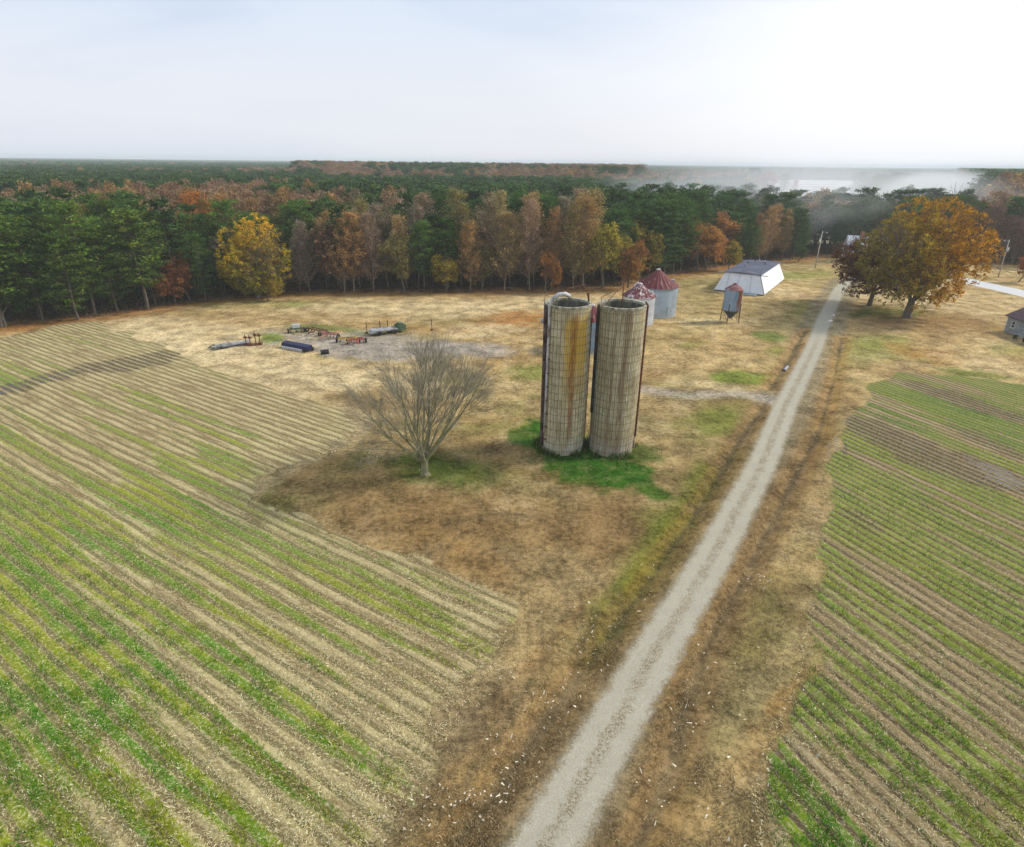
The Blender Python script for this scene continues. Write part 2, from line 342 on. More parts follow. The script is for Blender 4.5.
def terrain_material():
    m = newmat('farm_ground'); t = NT(m.node_tree)
    pos = t.n('ShaderNodeTexCoord').outputs['Object']
    A = lambda n: t.attr(n).outputs['Fac']
    basec = t.attr('basecol').outputs['Color']
    big = t.noise(pos, .35, 6, .65); mid = t.noise(pos, 2.2, 5, .7); fine = t.noise(pos, 9, 5, .8)
    tex = t.m('ADD', t.m('MULTIPLY', big, .35), t.m('ADD', t.m('MULTIPLY', mid, .35), t.m('MULTIPLY', fine, .3)))
    tf = t.ss(tex, .38, .62, .3, 1.65)
    bc = t.vm('MULTIPLY', basec, t.comb(tf, tf, tf))
    # small weedy tufts and pale thatch mixed in
    tuft = t.ss(t.noise(pos, 1.1, 5, .7, .5), .54, .68)
    bc = t.mix(t.m('MULTIPLY', tuft, .35), bc, (.13, .12, .045))
    that = t.ss(t.noise(pos, 5.5, 4, .8), .57, .68)
    sgr = t.ss(t.noise(pos, .9, 6, .75), .5, .62)
    gness = t.n('ShaderNodeSeparateColor', {0: basec}).outputs
    isg = t.ss(t.m('SUBTRACT', gness[1], gness[0]), .02, .06)
    bc = t.mix(t.m('MULTIPLY', t.m('MULTIPLY', isg, sgr), .6), bc, (.20, .19, .07))
    bc = t.mix(t.m('MULTIPLY', that, .5), bc, t.vm('MULTIPLY', basec, (1.8, 1.7, 1.6)))
    hol = t.ss(t.noise(pos, 3.7, 5, .8), .46, .38)
    bc = t.mix(t.m('MULTIPLY', hol, .55), bc, t.vm('MULTIPLY', basec, (.33, .33, .33)))
    col = bc
    rough = t.m('ADD', .86, 0.0)
    h = t.m('ADD', t.m('MULTIPLY', mid, .5), t.m('MULTIPLY', fine, .5))
    wetA = A('wet'); green = A('green'); tone = A('tone')
    watermask = None
    for nm, d, n, ph in (('row_l', DL, NL, .0), ('row_r', DR, NR, .3)):
        msk = A(nm)
        u = t.vm('DOT_PRODUCT', pos, (n[0], n[1], 0)); v = t.vm('DOT_PRODUCT', pos, (d[0], d[1], 0))
        st = t.comb(u, t.m('MULTIPLY', v, .12), 0.0)
        wv = t.noise(t.comb(t.m('MULTIPLY', u, .6), t.m('MULTIPLY', v, .25), 3.0), .8, 3, .5)
        uu = t.m('ADD', u, t.m('MULTIPLY', t.m('SUBTRACT', wv, .5), .5))
        s = t.m('SINE', t.m('MULTIPLY', t.m('ADD', uu, ph), 2*PI/.9))
        s01 = t.m('MULTIPLY_ADD', s, .5, .5)                      # 1 on the stubble row
        fur = t.noise(st, 1.5, 5, .65); flk = t.noise(t.comb(t.m('MULTIPLY', u, 1.6), v, 5.0), 4.2, 4, .85)
        straw = t.mix(t.ss(tone, .35, .65), (.47, .395, .19), (.42, .32, .165)) if nm == 'row_l' else t.mix(t.ss(tone, .35, .65), (.31, .235, .12), (.26, .185, .095))
        straw = t.mix(t.ss(fur, .36, .56), (.22, .15, .075), straw)
        gcol = t.mix(t.ss(t.noise(st, .5, 4, .6), .4, .6), *(((.25, .275, .014), (.065, .19, .007)) if nm == 'row_l' else ((.14, .22, .012), (.03, .15, .006))))
        gcol = t.mix(t.ss(tone, .4, .6, 0, .6), gcol, (.25, .25, .05))
        ge = t.m('ADD', t.m('MULTIPLY', green, 1.0), t.m('MULTIPLY', t.m('SUBTRACT', t.noise(st, 2.6, 5, .75), .5), 1.5))
        ge = t.m('ADD', ge, t.m('MULTIPLY', t.m('SUBTRACT', mid, .5), .9))
        gmask = t.m('MULTIPLY', t.ss(ge, .32, .62), t.ss(t.m('ADD', s01, t.m('MULTIPLY', t.m('SUBTRACT', mid, .5), .5)), .2, .5, .2, 1.0))
        c = t.mix(gmask, straw, gcol)
        # dark furrow between stubble rows, broken up
        fm = t.m('MULTIPLY', t.ss(t.m('ADD', s01, t.m('MULTIPLY', t.m('SUBTRACT', mid, .5), .35)), .38, .12), t.ss(fur, .34, .54, .25, 1.0))
        c = t.mix(t.m('MULTIPLY', fm, .75 if nm == 'row_l' else .92), c, (.095, .075, .03) if nm == 'row_l' else (.08, .055, .032))
        c = t.mix(t.m('MULTIPLY', t.ss(t.m('SUBTRACT', s01, t.m('MULTIPLY', green, .25)), .72, .92), t.ss(fur, .45, .62, 0, .4)), c, (.60, .51, .28) if nm == 'row_l' else (.50, .42, .26))
        dark = t.m('MULTIPLY', t.ss(wetA, .1, .7), t.ss(s01, .9, .4, .25, .97))
        c = t.mix(dark, c, (.075, .052, .036))
        fk = t.ss(flk, .525, .61)
        c = t.mix(t.m('MULTIPLY', fk, .6), c, (.64, .57, .32) if nm == 'row_l' else (.50, .43, .27))
        c = t.mix(t.m('MULTIPLY', t.ss(t.noise(pos, 2.6, 6, .85), .5, .6), .4), c, (.17, .17, .05))
        c = t.mix(t.m('MULTIPLY', t.ss(flk, .44, .36), .5), c, (.10, .09, .035))
        edge = t.ss(t.m('ADD', msk, t.m('MULTIPLY', t.m('SUBTRACT', mid, .5), .9)), .25, .75)
        col = t.mix(edge, col, c)
        h = t.m('ADD', h, t.m('MULTIPLY', t.m('MULTIPLY', s01, edge), .9))
        w = t.m('MULTIPLY', t.m('MULTIPLY', t.ss(t.m('ADD', wetA, t.m('MULTIPLY', t.m('SUBTRACT', mid, .5), .5)), .74, .84), t.ss(s01, .26, .16)), edge)
        watermask = w if watermask is None else t.m('MAXIMUM', watermask, w)
    # puddles off the fields
    off = t.m('MULTIPLY', t.ss(t.m('ADD', wetA, t.m('MULTIPLY', t.m('SUBTRACT', mid, .5), .6)), .62, .72), t.m('SUBTRACT', 1.0, t.m('MAXIMUM', A('row_l'), A('row_r'))))
    # the gravel drive
    tt = A('road_t'); at = t.m('ABSOLUTE', tt)
    vlow = t.noise(pos, .5, 4, .6); ed = t.m('ADD', at, t.m('MULTIPLY', t.m('SUBTRACT', t.noise(pos, 1.1, 6, .8), .5), 1.5))
    rc = t.mix(t.ss(t.noise(pos, 22, 4, .85), .35, .65), (.30, .27, .20), (.50, .46, .36))
    rc = t.mix(t.ss(vlow, .4, .65, 0, .35), rc, (.33, .30, .23))
    ctr = t.m('MULTIPLY', t.ss(ed, .5, .18), t.ss(t.noise(pos, .8, 5, .8), .40, .56, .35, 1.0))
    cc = t.mix(t.ss(t.noise(pos, 9, 4, .85), .4, .6), (.17, .135, .075), (.42, .37, .27))
    rc = t.mix(t.m('MULTIPLY', ctr, A('ctr')), rc, cc)
    shoulder = t.ss(ed, .98, 1.3)
    rc = t.mix(t.m('MULTIPLY', shoulder, .7), rc, cc)
    rm = t.ss(ed, 1.62, 1.12)
    col = t.mix(rm, col, rc)
    col = t.mix(t.ss(t.m('ADD', A('paved'), t.m('MULTIPLY', t.m('SUBTRACT', mid, .5), .4)), .4, .6), col, t.mix(t.noise(pos, 8, 3), (.50, .49, .48), (.66, .65, .63)))
    wm = t.m('MAXIMUM', watermask, off)
    col = t.mix(wm, col, (.15, .13, .135))
    rough = t.ss(wm, 0, 1, .9, .06)
    spec = t.ss(wm, 0, 1, .02, .6)
    bst = t.ss(wm, 0, .6, .55, 0)
    t.out(t.bsdf(col, rough, spec, 0.0, t.bump(h, bst, .14)))
    return m
M_GROUND = terrain_material()
def sub_sheet(name, mask):
    f = FQ[mask]; idx, inv = np.unique(f, return_inverse=True); f2 = inv.reshape(f.shape)
    o = mk(name, VX[idx], f2, M_GROUND, smooth=True)
    me = o.data
    for nm, arr in (('row_l', rowL), ('row_r', rowR), ('wet', wet), ('green', green), ('tone', tone), ('road_t', np.clip(rd*rside, -6, 6)), ('paved', ss(4.0, 3.2, pd)), ('ctr', 1-ss(95, 125, rarc))):
        a = me.attributes.new(nm, 'FLOAT', 'POINT'); a.data.foreach_set('value', arr[idx].astype(np.float32))
    a = me.attributes.new('basecol', 'FLOAT_COLOR', 'POINT')
    c4 = np.ones((len(idx), 4), np.float32); c4[:, :3] = base[idx]; a.data.foreach_set('color', c4.ravel())
    tag(o, kind='structure'); return o
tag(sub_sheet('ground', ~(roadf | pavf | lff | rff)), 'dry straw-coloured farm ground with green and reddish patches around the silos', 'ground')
tag(sub_sheet('gravel_road', roadf), 'pale gravel farm drive with two wheel tracks running past the silos', 'road')
tag(sub_sheet('paved_road', pavf), 'pale wide road behind the big orange tree', 'road')
tag(sub_sheet('left_field', lff), 'harvested field with green and straw stripes beside the bare tree', 'field')
tag(sub_sheet('right_field', rff), 'harvested field with dark wet furrows across the gravel drive from the silos', 'field')

# ------------------------------------------------------------------ ground scatter (uncountable residue and grass)
def mat_leaf(name, col, vary=.35, rough=.7, transl=.35, use_obj=False, inst=False, usecol=False, scale=.6):
    m = newmat(name); t = NT(m.node_tree)
    geo = t.n('ShaderNodeNewGeometry')
    ri = geo.outputs['Random Per Island']
    p = t.n('ShaderNodeTexCoord').outputs['Object']
    a = t.noise(p, scale, 3, .6)
    f = t.m('MULTIPLY', t.ss(ri, 0, 1, 1-vary, 1+vary), t.ss(a, .3, .7, .8, 1.2))
    c = col
    if usecol: c = t.attr('leafcol').outputs['Color']
    if use_obj: c = t.vm('MULTIPLY', t.vm('MULTIPLY', c, (1.2, 1.2, 1.2)), t.n('ShaderNodeObjectInfo').outputs['Color'])
    if inst: c = t.vm('MULTIPLY', c, t.attr('tint', 'INSTANCER').outputs['Color'])
    c = t.vm('MULTIPLY', c, t.comb(f, f, f))
    d = t.bsdf(c, rough, .03)
    tr = t.n('ShaderNodeBsdfTranslucent', {'Color': c}).outputs[0]
    t.out(t.n('ShaderNodeMixShader', {0: transl, 1: d, 2: tr}).outputs[0])
    return m
def strips(x, y, z0, L, W, az, tilt, curve=False):
    n = len(x)
    dx, dy, dz = np.cos(az)*np.cos(tilt), np.sin(az)*np.cos(tilt), np.sin(tilt)
    wx, wy = -np.sin(az)*W/2, np.cos(az)*W/2
    V = np.empty((n, 4, 3)); 
    V[:, 0] = np.stack([x-wx, y-wy, z0], 1); V[:, 1] = np.stack([x+wx, y+wy, z0], 1)
    V[:, 2] = np.stack([x+wx*.5+dx*L, y+wy*.5+dy*L, z0+dz*L], 1); V[:, 3] = np.stack([x-wx*.5+dx*L, y-wy*.5+dy*L, z0+dz*L], 1)
    return V.reshape(-1, 3), np.arange(n*4).reshape(n, 4)
def view_pts(n, y0, y1, px0=-60, px1=1084):
    """random ground points with density falling with distance"""
    yy = y0*(y1/y0)**RG.random(n); cc = px0+(px1-px0)*RG.random(n)
    zc = yy*math.cos(PITCH)+H*math.sin(PITCH); xx = (cc-512)/F*zc
    return xx, yy
def sdf_rows(x, y):
    return sdpoly(x, y, LF), sdpoly(x, y, RF)
# straw residue in both fields
x, y = view_pts(420000, 10, 95)
a, b = sdf_rows(x, y)
gk = np.where(a > 0, greenL(x*NL[0]+y*NL[1], x*DL[0]+y*DL[1], x, y), greenR(x*NR[0]+y*NR[1], x*DR[0]+y*DR[1], x, y))
keep = ((a > -.5) | (b > -.3)) & ((b < 0) | (RG.random(len(x)) < .6)) & (RG.random(len(x)) > .6*gk) & (vn(x*1.7, y*1.7, 400)+vn(x*.4, y*.4, 401)*.6 > .5)
x, y, b = x[keep], y[keep], b[keep]
n = len(x); az = RG.random(n)*2*PI
V, Fc = strips(x, y, RG.uniform(.0, .09, n), RG.gamma(2.5, .028, n)+.04, RG.uniform(.012, .03, n), az, RG.uniform(-.1, .35, n))
g = RG.random(n)[:, None]
cl = np.where(g < .55, [[.60, .50, .25]], np.where(g < .82, [[.27, .22, .08]], [[.84, .77, .50]]))
M_STRAW = mat_leaf('straw', (.5, .42, .26), .35, .8, .1, usecol=True)
cl = cl*np.where(b > 0, .68, .92)[:, None]
tag(mk('straw_residue', V, Fc, M_STRAW, col=np.repeat(cl, 4, 0)), 'pale chopped corn stalks and straw strewn over both harvested fields', 'crop residue', kind='stuff')
# green weeds growing in stripes
x, y = view_pts(420000, 10, 75)
a, b = sdf_rows(x, y)
ul, vl_, ur, vr_ = x*NL[0]+y*NL[1], x*DL[0]+y*DL[1], x*NR[0]+y*NR[1], x*DR[0]+y*DR[1]
g = np.where(a > 0, greenL(ul, vl_, x, y)*(a > .4), greenR(ur, vr_, x, y)*(b > .3))
keep = RG.random(len(x)) < g*.75*ss(.3, .6, vn(x*1.2, y*1.2, 410)+.1)
x, y = x[keep], y[keep]; n = len(x)
V, Fc = strips(x, y, np.zeros(n), RG.gamma(3, .03, n)+.04, RG.uniform(.02, .05, n), RG.random(n)*2*PI, RG.uniform(.5, 1.4, n))
tn = fbm(x*.12, y*.12, 413, 3)[:, None]+RG.normal(0, .07, n)[:, None]
cl = np.where(tn < .5, [[.06, .20, .008]], [[.25, .29, .015]])*1.0
M_GRASS = mat_leaf('grass_blade', (.1, .2, .03), .35, .6, .3, usecol=True)
tag(mk('field_grass', V, Fc, M_GRASS, col=np.repeat(cl, 4, 0)), 'green weeds and volunteer grass growing in stripes between the stubble rows', 'grass', kind='stuff')
# dry rough grass elsewhere
x, y = view_pts(520000, 10, 120)
a, b = sdf_rows(x, y); r_, _, _ = seg_dist(x, y, ROAD)
pn = fbm(x*.5, y*.5, 420, 3)
keep = (a < .3) & (b < .3) & (r_ > 1.9) & (pn > .42) & ((np.hypot(x-5.5, y-56.2) > 2.6) & (np.hypot(x-10.4, y-56.1) > 2.6))
x, y, pn = x[keep], y[keep], pn[keep]; n = len(x)
V, Fc = strips(x, y, np.full(n, -.02), RG.gamma(2.5, .03, n)+.035, RG.uniform(.012, .035, n), RG.random(n)*2*PI, RG.uniform(.2, 1.3, n))
gi = np.zeros(n)
for (px, py, rx, ry, sl, colr, st, soft) in BLOBS:
    if colr is GRN or colr is DGRN or (colr[1] > colr[0] and colr[1] > .12): gi = np.maximum(gi, st*blobfield(x, y, px, py, rx, ry, sl, soft, 7))
rr = RG.random(n)
bc = np.where((rr < .35)[:, None], [[.45, .34, .19]], np.where((rr < .75)[:, None], [[.27, .19, .10]], [[.17, .15, .06]]))
bc = np.where((RG.random(n) < gi)[:, None], [[.055, .15, .02]], bc)
tag(mk('dry_grass', V, Fc, M_GRASS, col=np.repeat(bc, 4, 0)), 'dry brown and straw grass tufts on the farmyard and road verges', 'grass', kind='stuff')
wx, wy = [], []
for (cx, cy) in ((5.15, 56.3), (10.22, 56.1)):
    a_ = RG.random(1500)*2*PI; r_w = 2.3+np.abs(RG.normal(0, .35, 1500)); k_ = vn(a_*2.5, r_w*0+cx, 431) > .3
    wx.append(cx+np.cos(a_[k_])*r_w[k_]); wy.append(cy+np.sin(a_[k_])*r_w[k_])
wx, wy = np.concatenate(wx), np.concatenate(wy); k_ = (np.hypot(wx-5.15, wy-56.3) > 2.28) & (np.hypot(wx-10.22, wy-56.1) > 2.28); wx, wy = wx[k_], wy[k_]; n = len(wx)
V, Fc = strips(wx, wy, np.zeros(n), RG.gamma(3, .09, n)+.1, RG.uniform(.04, .09, n), RG.random(n)*2*PI, RG.uniform(.8, 1.5, n))
tag(mk('silo_weeds', V, Fc, M_GRASS, col=np.repeat(np.where(RG.random((n, 1)) < .75, [[.05, .12, .015]], [[.22, .17, .07]]), 4, 0)), 'rank green weeds growing tight around the feet of the two silos', 'weeds', kind='stuff')
# scattered pale husks along ditches and under the headland
hx, hy = [], []
def hus(px, py, sx, sy, n):
    q = RG.normal(0, 1, (n, 2))
    for k in range(n):
        c = P(px+q[k, 0]*sx, py+q[k, 1]*sy); hx.append(c[0]); hy.append(c[1])
for (px, py, sx, sy, n) in ((450, 800, 35, 12, 60), (505, 775, 16, 26, 60), (400, 820, 40, 12, 40), (545, 700, 12, 26, 30), (585, 655, 8, 22, 45), (640, 590, 10, 22, 30), (560, 660, 40, 40, 30), (690, 700, 14, 40, 40), (740, 580, 26, 8, 60), (730, 800, 24, 24, 40),
                           (340, 450, 36, 13, 220), (370, 440, 30, 8, 160), (790, 470, 20, 30, 40), (760, 700, 40, 50, 40), (480, 690, 30, 30, 30), (650, 800, 14, 20, 24), (620, 700, 10, 30, 20)):
    hus(px, py, sx, sy, int(n*.55))
hx, hy = np.array(hx), np.array(hy); r_, _, _ = seg_dist(hx, hy, ROAD); k = r_ > 1.9; hx, hy = hx[k], hy[k]; n = len(hx)
V, Fc = strips(hx, hy, RG.uniform(.02, .1, n), RG.gamma(2, .035, n)+.05, RG.uniform(.04, .10, n), RG.random(n)*2*PI, RG.uniform(-.1, .7, n))
tag(mk('husk_litter', V, Fc, mat_leaf('husk', (.66, .60, .46), .2, .8, .1)), 'pale corn husks and leaves scattered along the ditches and below the bare tree', 'litter', kind='stuff')

# ------------------------------------------------------------------ silos
def mat_silo(name, left):
    m = newmat(name); t = NT(m.node_tree)
    p = t.n('ShaderNodeTexCoord').outputs['Object']
    sp = t.n('ShaderNodeSeparateXYZ', {0: p}); x, y, z = sp.outputs
    ang = t.m('ARCTAN2', x, t.m('MULTIPLY', y, -1.0))          # 0 towards -y
    va = t.comb(t.m('MULTIPLY', ang, 2.3), 0.0, t.m('MULTIPLY', z, .12))
    st = t.noise(va, 1.6, 5, .7); st2 = t.noise(va, 5.0, 4, .7)
    fine = t.noise(p, 5, 5, .7)
    c = t.mix(t.ss(st, .35, .65), (.41, .33, .165), (.74, .62, .36))
    c = t.mix(t.ss(st2, .42, .64, 0, .7), c, (.74, .69, .54))
    c = t.mix(t.ss(fine, .35, .65, .35, 0), c, (.12, .11, .075))
    # each stave course slightly its own tone
    crs = t.n('ShaderNodeTexWhiteNoise', {'Vector': t.comb(t.m('FLOOR', t.m('MULTIPLY', ang, 38/(2*PI))), t.m('FLOOR', t.m('MULTIPLY', z, 1.31)), 0.0)}).outputs[0]
    cf = t.ss(crs, 0, 1, .92, 1.08); c = t.vm('MULTIPLY', c, t.comb(cf, cf, cf))
    gl_ = t.m('ABSOLUTE', t.m('SINE', t.m('MULTIPLY', ang, 19.0)))
    c = t.mix(t.ss(gl_, .42, .12, 0, .8), c, (.06, .05, .035))
    if left:
        yel = t.m('MULTIPLY', t.m('MULTIPLY', t.ss(t.m('ABSOLUTE', t.m('SUBTRACT', t.m('ADD', ang, t.m('MULTIPLY', t.m('SUBTRACT', st2, .5), .9)), .40)), .70, .36), t.ss(t.m('ADD', z, t.m('MULTIPLY', t.m('SUBTRACT', st, .5), 9.0)), 4.0, 11.0)), t.ss(t.m('ADD', z, t.m('MULTIPLY', t.m('SUBTRACT', st2, .5), 3.0)), 14.9, 13.2))
        c = t.mix(t.m('MULTIPLY', t.m('MULTIPLY', yel, t.ss(st2, .36, .54, .4, 1)), t.ss(gl_, .1, .4, .4, 1)), c, (.62, .38, .035))
        rs = t.m('MULTIPLY', t.ss(t.m('ABSOLUTE', t.m('SUBTRACT', ang, t.m('MULTIPLY_ADD', t.m('SUBTRACT', st, .5), .5, .22))), .21, .05), t.m('MULTIPLY', t.ss(z, .5, 5, .3, 1), t.ss(z, 14.6, 13.8)))
        c = t.mix(t.m('MULTIPLY', rs, t.ss(t.noise(va, 7, 4, .8), .40, .55, .25, .95)), c, (.26, .10, .025))
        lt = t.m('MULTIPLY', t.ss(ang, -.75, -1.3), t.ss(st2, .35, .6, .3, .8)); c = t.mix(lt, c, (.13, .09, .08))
    else:
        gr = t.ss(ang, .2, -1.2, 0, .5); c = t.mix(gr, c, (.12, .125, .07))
        for a0, w in ((-.40, .05), (.12, .09)):
            rs = t.m('MULTIPLY', t.ss(t.m('ABSOLUTE', t.m('SUBTRACT', ang, t.m('MULTIPLY_ADD', t.m('SUBTRACT', st, .5), .9, a0))), w*2, w*.3), t.ss(st2, .35, .6, .2, .8))
            c = t.mix(rs, c, (.17, .08, .035))
        lw = t.m('MULTIPLY', t.ss(z, 4.5, .5), t.ss(st2, .35, .6, .0, .5)); c = t.mix(lw, c, (.24, .10, .04))
    band = t.m('MULTIPLY', t.ss(z, 2.4, .4), t.ss(st, .35, .6, .1, .55)); c = t.mix(band, c, (.52, .48, .42))
    t.out(t.bsdf(c, .9, .15, 0, t.bump(fine, .5, .04)))
    return m
M_RUST = mat_plain('rusty_iron', (.16, .06, .03), .85, .45, 4, dirt=(.08, .035, .025), dirtcov=.55)
M_HOOP = mat_plain('hoop_iron', (.15, .11, .075), .8, .4, 3)
M_DARKM = mat_plain('dark_chute', (.035, .03, .03), .8, .5, 2, dirt=(.10, .05, .03), dirtcov=.6)
M_PALEM = mat_plain('weathered_pipe', (.50, .49, .49), .55, .3, 3, metal=.2, dirt=(.2, .13, .1), dirtcov=.58, stretch=(1, 1, .4))
M_INSIDE = mat_plain('silo_inside', (.16, .15, .11), .95, .5, 1.5, dirt=(.07, .065, .05), dirtcov=.5, stretch=(1, 1, .2))
SH, SR = 14.9, 2.24
def silo(loc, left, rz, label):
    root = empty('silo', loc, rz); tag(root, label, 'silo', 'concrete stave silos beside the gravel drive')
    n = 38; k = n*4; V = []; zs = np.linspace(0, SH, 21)
    rs = np.random.default_rng(3+left)
    rr = []
    for j in range(k):
        q = j % 4; rr.append(SR-.11 if q == 0 else (SR-.01 if q == 2 else SR-.03))
    for zi, zz in enumerate(zs):
        w = SR*.0035
        for j in range(k):
            a = 2*PI*j/k
            r = rr[j]+.012*math.sin(a*2+zz*.3)+ (rs.normal(0, .006))
            V.append((r*math.cos(a), r*math.sin(a), zz))
    m = len(zs)
    Fc = [(i*k+j, i*k+(j+1) % k, (i+1)*k+(j+1) % k, (i+1)*k+j) for i in range(m-1) for j in range(k)]
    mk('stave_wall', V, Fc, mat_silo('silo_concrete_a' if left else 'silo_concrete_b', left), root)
    b = MB(); b.lathe([(SR-.2, SH+.05), (SR-.2, 5), (SR-.2, 1.2), (0.01, 1.0)], 48); b.build('inner_wall', M_INSIDE, root, True)
    b = MB(); b.lathe([(SR-.205, SH-.12), (SR-.205, SH+.1), (SR+.03, SH+.1), (SR+.03, SH-.12)], 48, closed=True); b.build('rim', M_PALEM if False else mat_plain('rim_concrete', (.40, .38, .29), .9, .4, 3, dirt=(.18, .16, .09), dirtcov=.5), root)
    h0 = None
    for i in range(19):
        zz = .45+i*(SH-.9)/18
        if h0 is None:
            b = MB(); b.lathe([(SR-.005+.02*math.cos(q*PI/3), .02*math.sin(q*PI/3)) for q in range(6)], 56, closed=True)
            h0 = b.build('hoop', M_HOOP, root, True); h0.location.z = zz
        else:
            h = h0.copy(); C.objects.link(h); h.parent = root; h.location.z = zz+rnd.uniform(-.06, .06)
            h.rotation_euler = (rnd.uniform(-.004, .004), rnd.uniform(-.004, .004), 0)
    return root
s1 = silo((5.15, 56.3, 0), True, 0, 'left concrete silo with yellow and rust streak and pale gooseneck pipe')
s2 = silo((10.22, 56.1, 0), False, 0, 'right concrete silo, greener, with brown pipe down its side')
def pol(a, r, z): # a measured from -y towards +x
    return (math.sin(a)*r, -math.cos(a)*r, z)
# left silo: dark chute, white filler pipe with gooseneck, bent rods on top
b = MB()
for zz in np.arange(.6, SH-.8, 1.8):
    a = -1.18; b.tube([pol(a, SR+.02, zz), pol(a, SR+.02, zz+1.72)], .22, 10)
b.build('chute', mat_plain('chute_brown', (.13, .085, .075), .8, .5, 2, dirt=(.07, .04, .035), dirtcov=.5), s1, True)
b = MB(); a = -.86
pts = [pol(a-.08, SR+.16, 2.2)]+[pol(a-.08+.08*(zz/SH), SR+.16, zz) for zz in (6, 10, 14)]+[pol(a, SR+.18, SH+.1), pol(a+.1, SR+.05, SH+.75), pol(a+.3, SR-.25, SH+1.15), pol(a+.6, SR-.6, SH+1.2), pol(a+.85, SR-.9, SH+.95)]
b.tube(pts, [.09, .1, .11, .12, .15, .17, .2, .21, .2], 10); b.build('filler_pipe', M_PALEM, s1, True)
for zz in np.arange(1.5, SH, 1.4):
    b = MB(); b.box(pol(a-.04, SR+.1, zz), (.32, .25, .06), a); b.build('pipe_clamp', M_RUST, s1)
b = MB()
b.tube([pol(-1.5, SR, SH), pol(-1.45, SR, SH+.75), pol(-.2, 0.6, SH+1.5), pol(2.2, SR-.3, SH+1.6)], .03, 5); b.tube([pol(2.2, SR-.3, SH+1.6), pol(1.9, SR-.1, SH+.1)], .035, 5)
b.tube([pol(1.9, SR-.1, SH), pol(1.9, SR-.2, SH+.9)], .09, 6); b.build('top_rod', M_RUST, s1)
b = MB(); b.lathe([(.03*1, 0)], 4)
b = MB(); b.tube([pol(-1.62, SR-.1, SH-1.7), pol(-1.62, SR+.28, SH-1.7)], .24, 12); b.build('blower_hood', M_PALEM, s1, True)
b = MB(); b.tube([pol(1.6, SR+.1, .8), pol(1.6, SR+.1, 13.5)], .05, 6)
b.build('ladder_rail', M_RUST, s1)
# right silo: dark chute on its left, brown pipe on its right
b = MB(); a = -1.36
for zz in np.arange(4.2, SH-.2, 1.8): b.tube([pol(a, SR+.04, zz), pol(a, SR+.04, min(zz+1.74, SH+.2))], .2, 10)
b.build('chute', M_DARKM, s2, True)
b = MB(); a = 1.42
b.tube([pol(a, SR+.14, 1.5), pol(a, SR+.14, 8), pol(a, SR+.12, SH), pol(a-.1, SR-.1, SH+.35)], .1, 8); b.build('discharge_pipe', M_RUST, s2, True)
b = MB(); b.tube([pol(a, SR+.15, .2), pol(a, SR+.14, 1.5)], .09, 8); b.build('pipe_foot', mat_plain('sandy_pipe', (.5, .36, .2), .8), s2, True)
b = MB(); b.tube([pol(-1.0, SR-.1, SH), pol(-1.0, SR-.3, SH+.35), pol(3.6, .9, SH+1.2), pol(2.9, 1.5, SH+1.5)], .035, 5)
b.tube([pol(3.0, .8, SH-1.2), pol(3.0, .8, SH+2.2)], .05, 6)
b.tube([pol(-1.2, SR-.1, SH), pol(-1.9, SR-.2, SH+.5), pol(3.9, 1.3, SH+1.0)], .03, 5)
b.build('top_rod', M_RUST, s2)
b = MB(); b.box(pol(2.0, SR+.03, .9), (.7, .12, 1.3), 2.0); b.build('hatch', M_DARKM, s2)

# ------------------------------------------------------------------ grain bins
def mat_bin(name, colr, rust=.62, blue=0):
    m = newmat(name); t = NT(m.node_tree)
    p = t.n('ShaderNodeTexCoord').outputs['Object']
    sp = t.n('ShaderNodeSeparateXYZ', {0: p}); x, y, z = sp.outputs
    a = t.m('ARCTAN2', y, x)
    q = t.comb(t.m('MULTIPLY', a, 2.5), t.m('MULTIPLY', z, .25), 0.0)
    st = t.noise(q, 2.0, 5, .7)
    pan = t.n('ShaderNodeTexWhiteNoise', {'Vector': t.comb(t.m('FLOOR', t.m('MULTIPLY', a, 1.6)), t.m('FLOOR', t.m('DIVIDE', z, .83)), 0.0)}).outputs[0]
    f = t.ss(pan, 0, 1, .82, 1.12)
    c = t.vm('MULTIPLY', colr, t.comb(f, f, f))
    c = t.mix(t.ss(st, .35, .7, 0, .4), c, (.55, .56, .57))
    c = t.mix(t.ss(t.noise(q, 3.1, 6, .8), rust, rust+.08, 0, .8), c, (.2, .10, .06))
    c = t.mix(t.ss(z, .9, .2, 0, .35), c, (.50, .50, .48))
    t.out(t.bsdf(c, .45, .4, .35, t.bump(t.m('SINE', t.m('MULTIPLY', z, 2*PI/.14)), .35, .03)))
    return m
def mat_binroof(name, cov, radial=True):
    m = newmat(name); t = NT(m.node_tree)
    p = t.n('ShaderNodeTexCoord').outputs['Object']
    sp = t.n('ShaderNodeSeparateXYZ', {0: p}); x, y, z = sp.outputs
    a = t.m('ARCTAN2', y, x); r = t.m('SQRT', t.m('ADD', t.m('MULTIPLY', x, x), t.m('MULTIPLY', y, y)))
    q = t.comb(t.m('MULTIPLY', a, 5 if radial else 1.6), t.m('MULTIPLY', r, .35 if radial else 1.0), 0.0)
    n = t.noise(q, 1.6, 5, .7, .3)
    c = t.mix(t.noise(p, 2.5, 5, .7), (.075, .010, .012), (.16, .025, .024))
    c = t.mix(t.ss(n, cov, cov+.06, 0, .85), c, (.52, .45, .45))
    t.out(t.bsdf(c, .6, .3, .1, t.bump(n, .2, .03)))
    return m
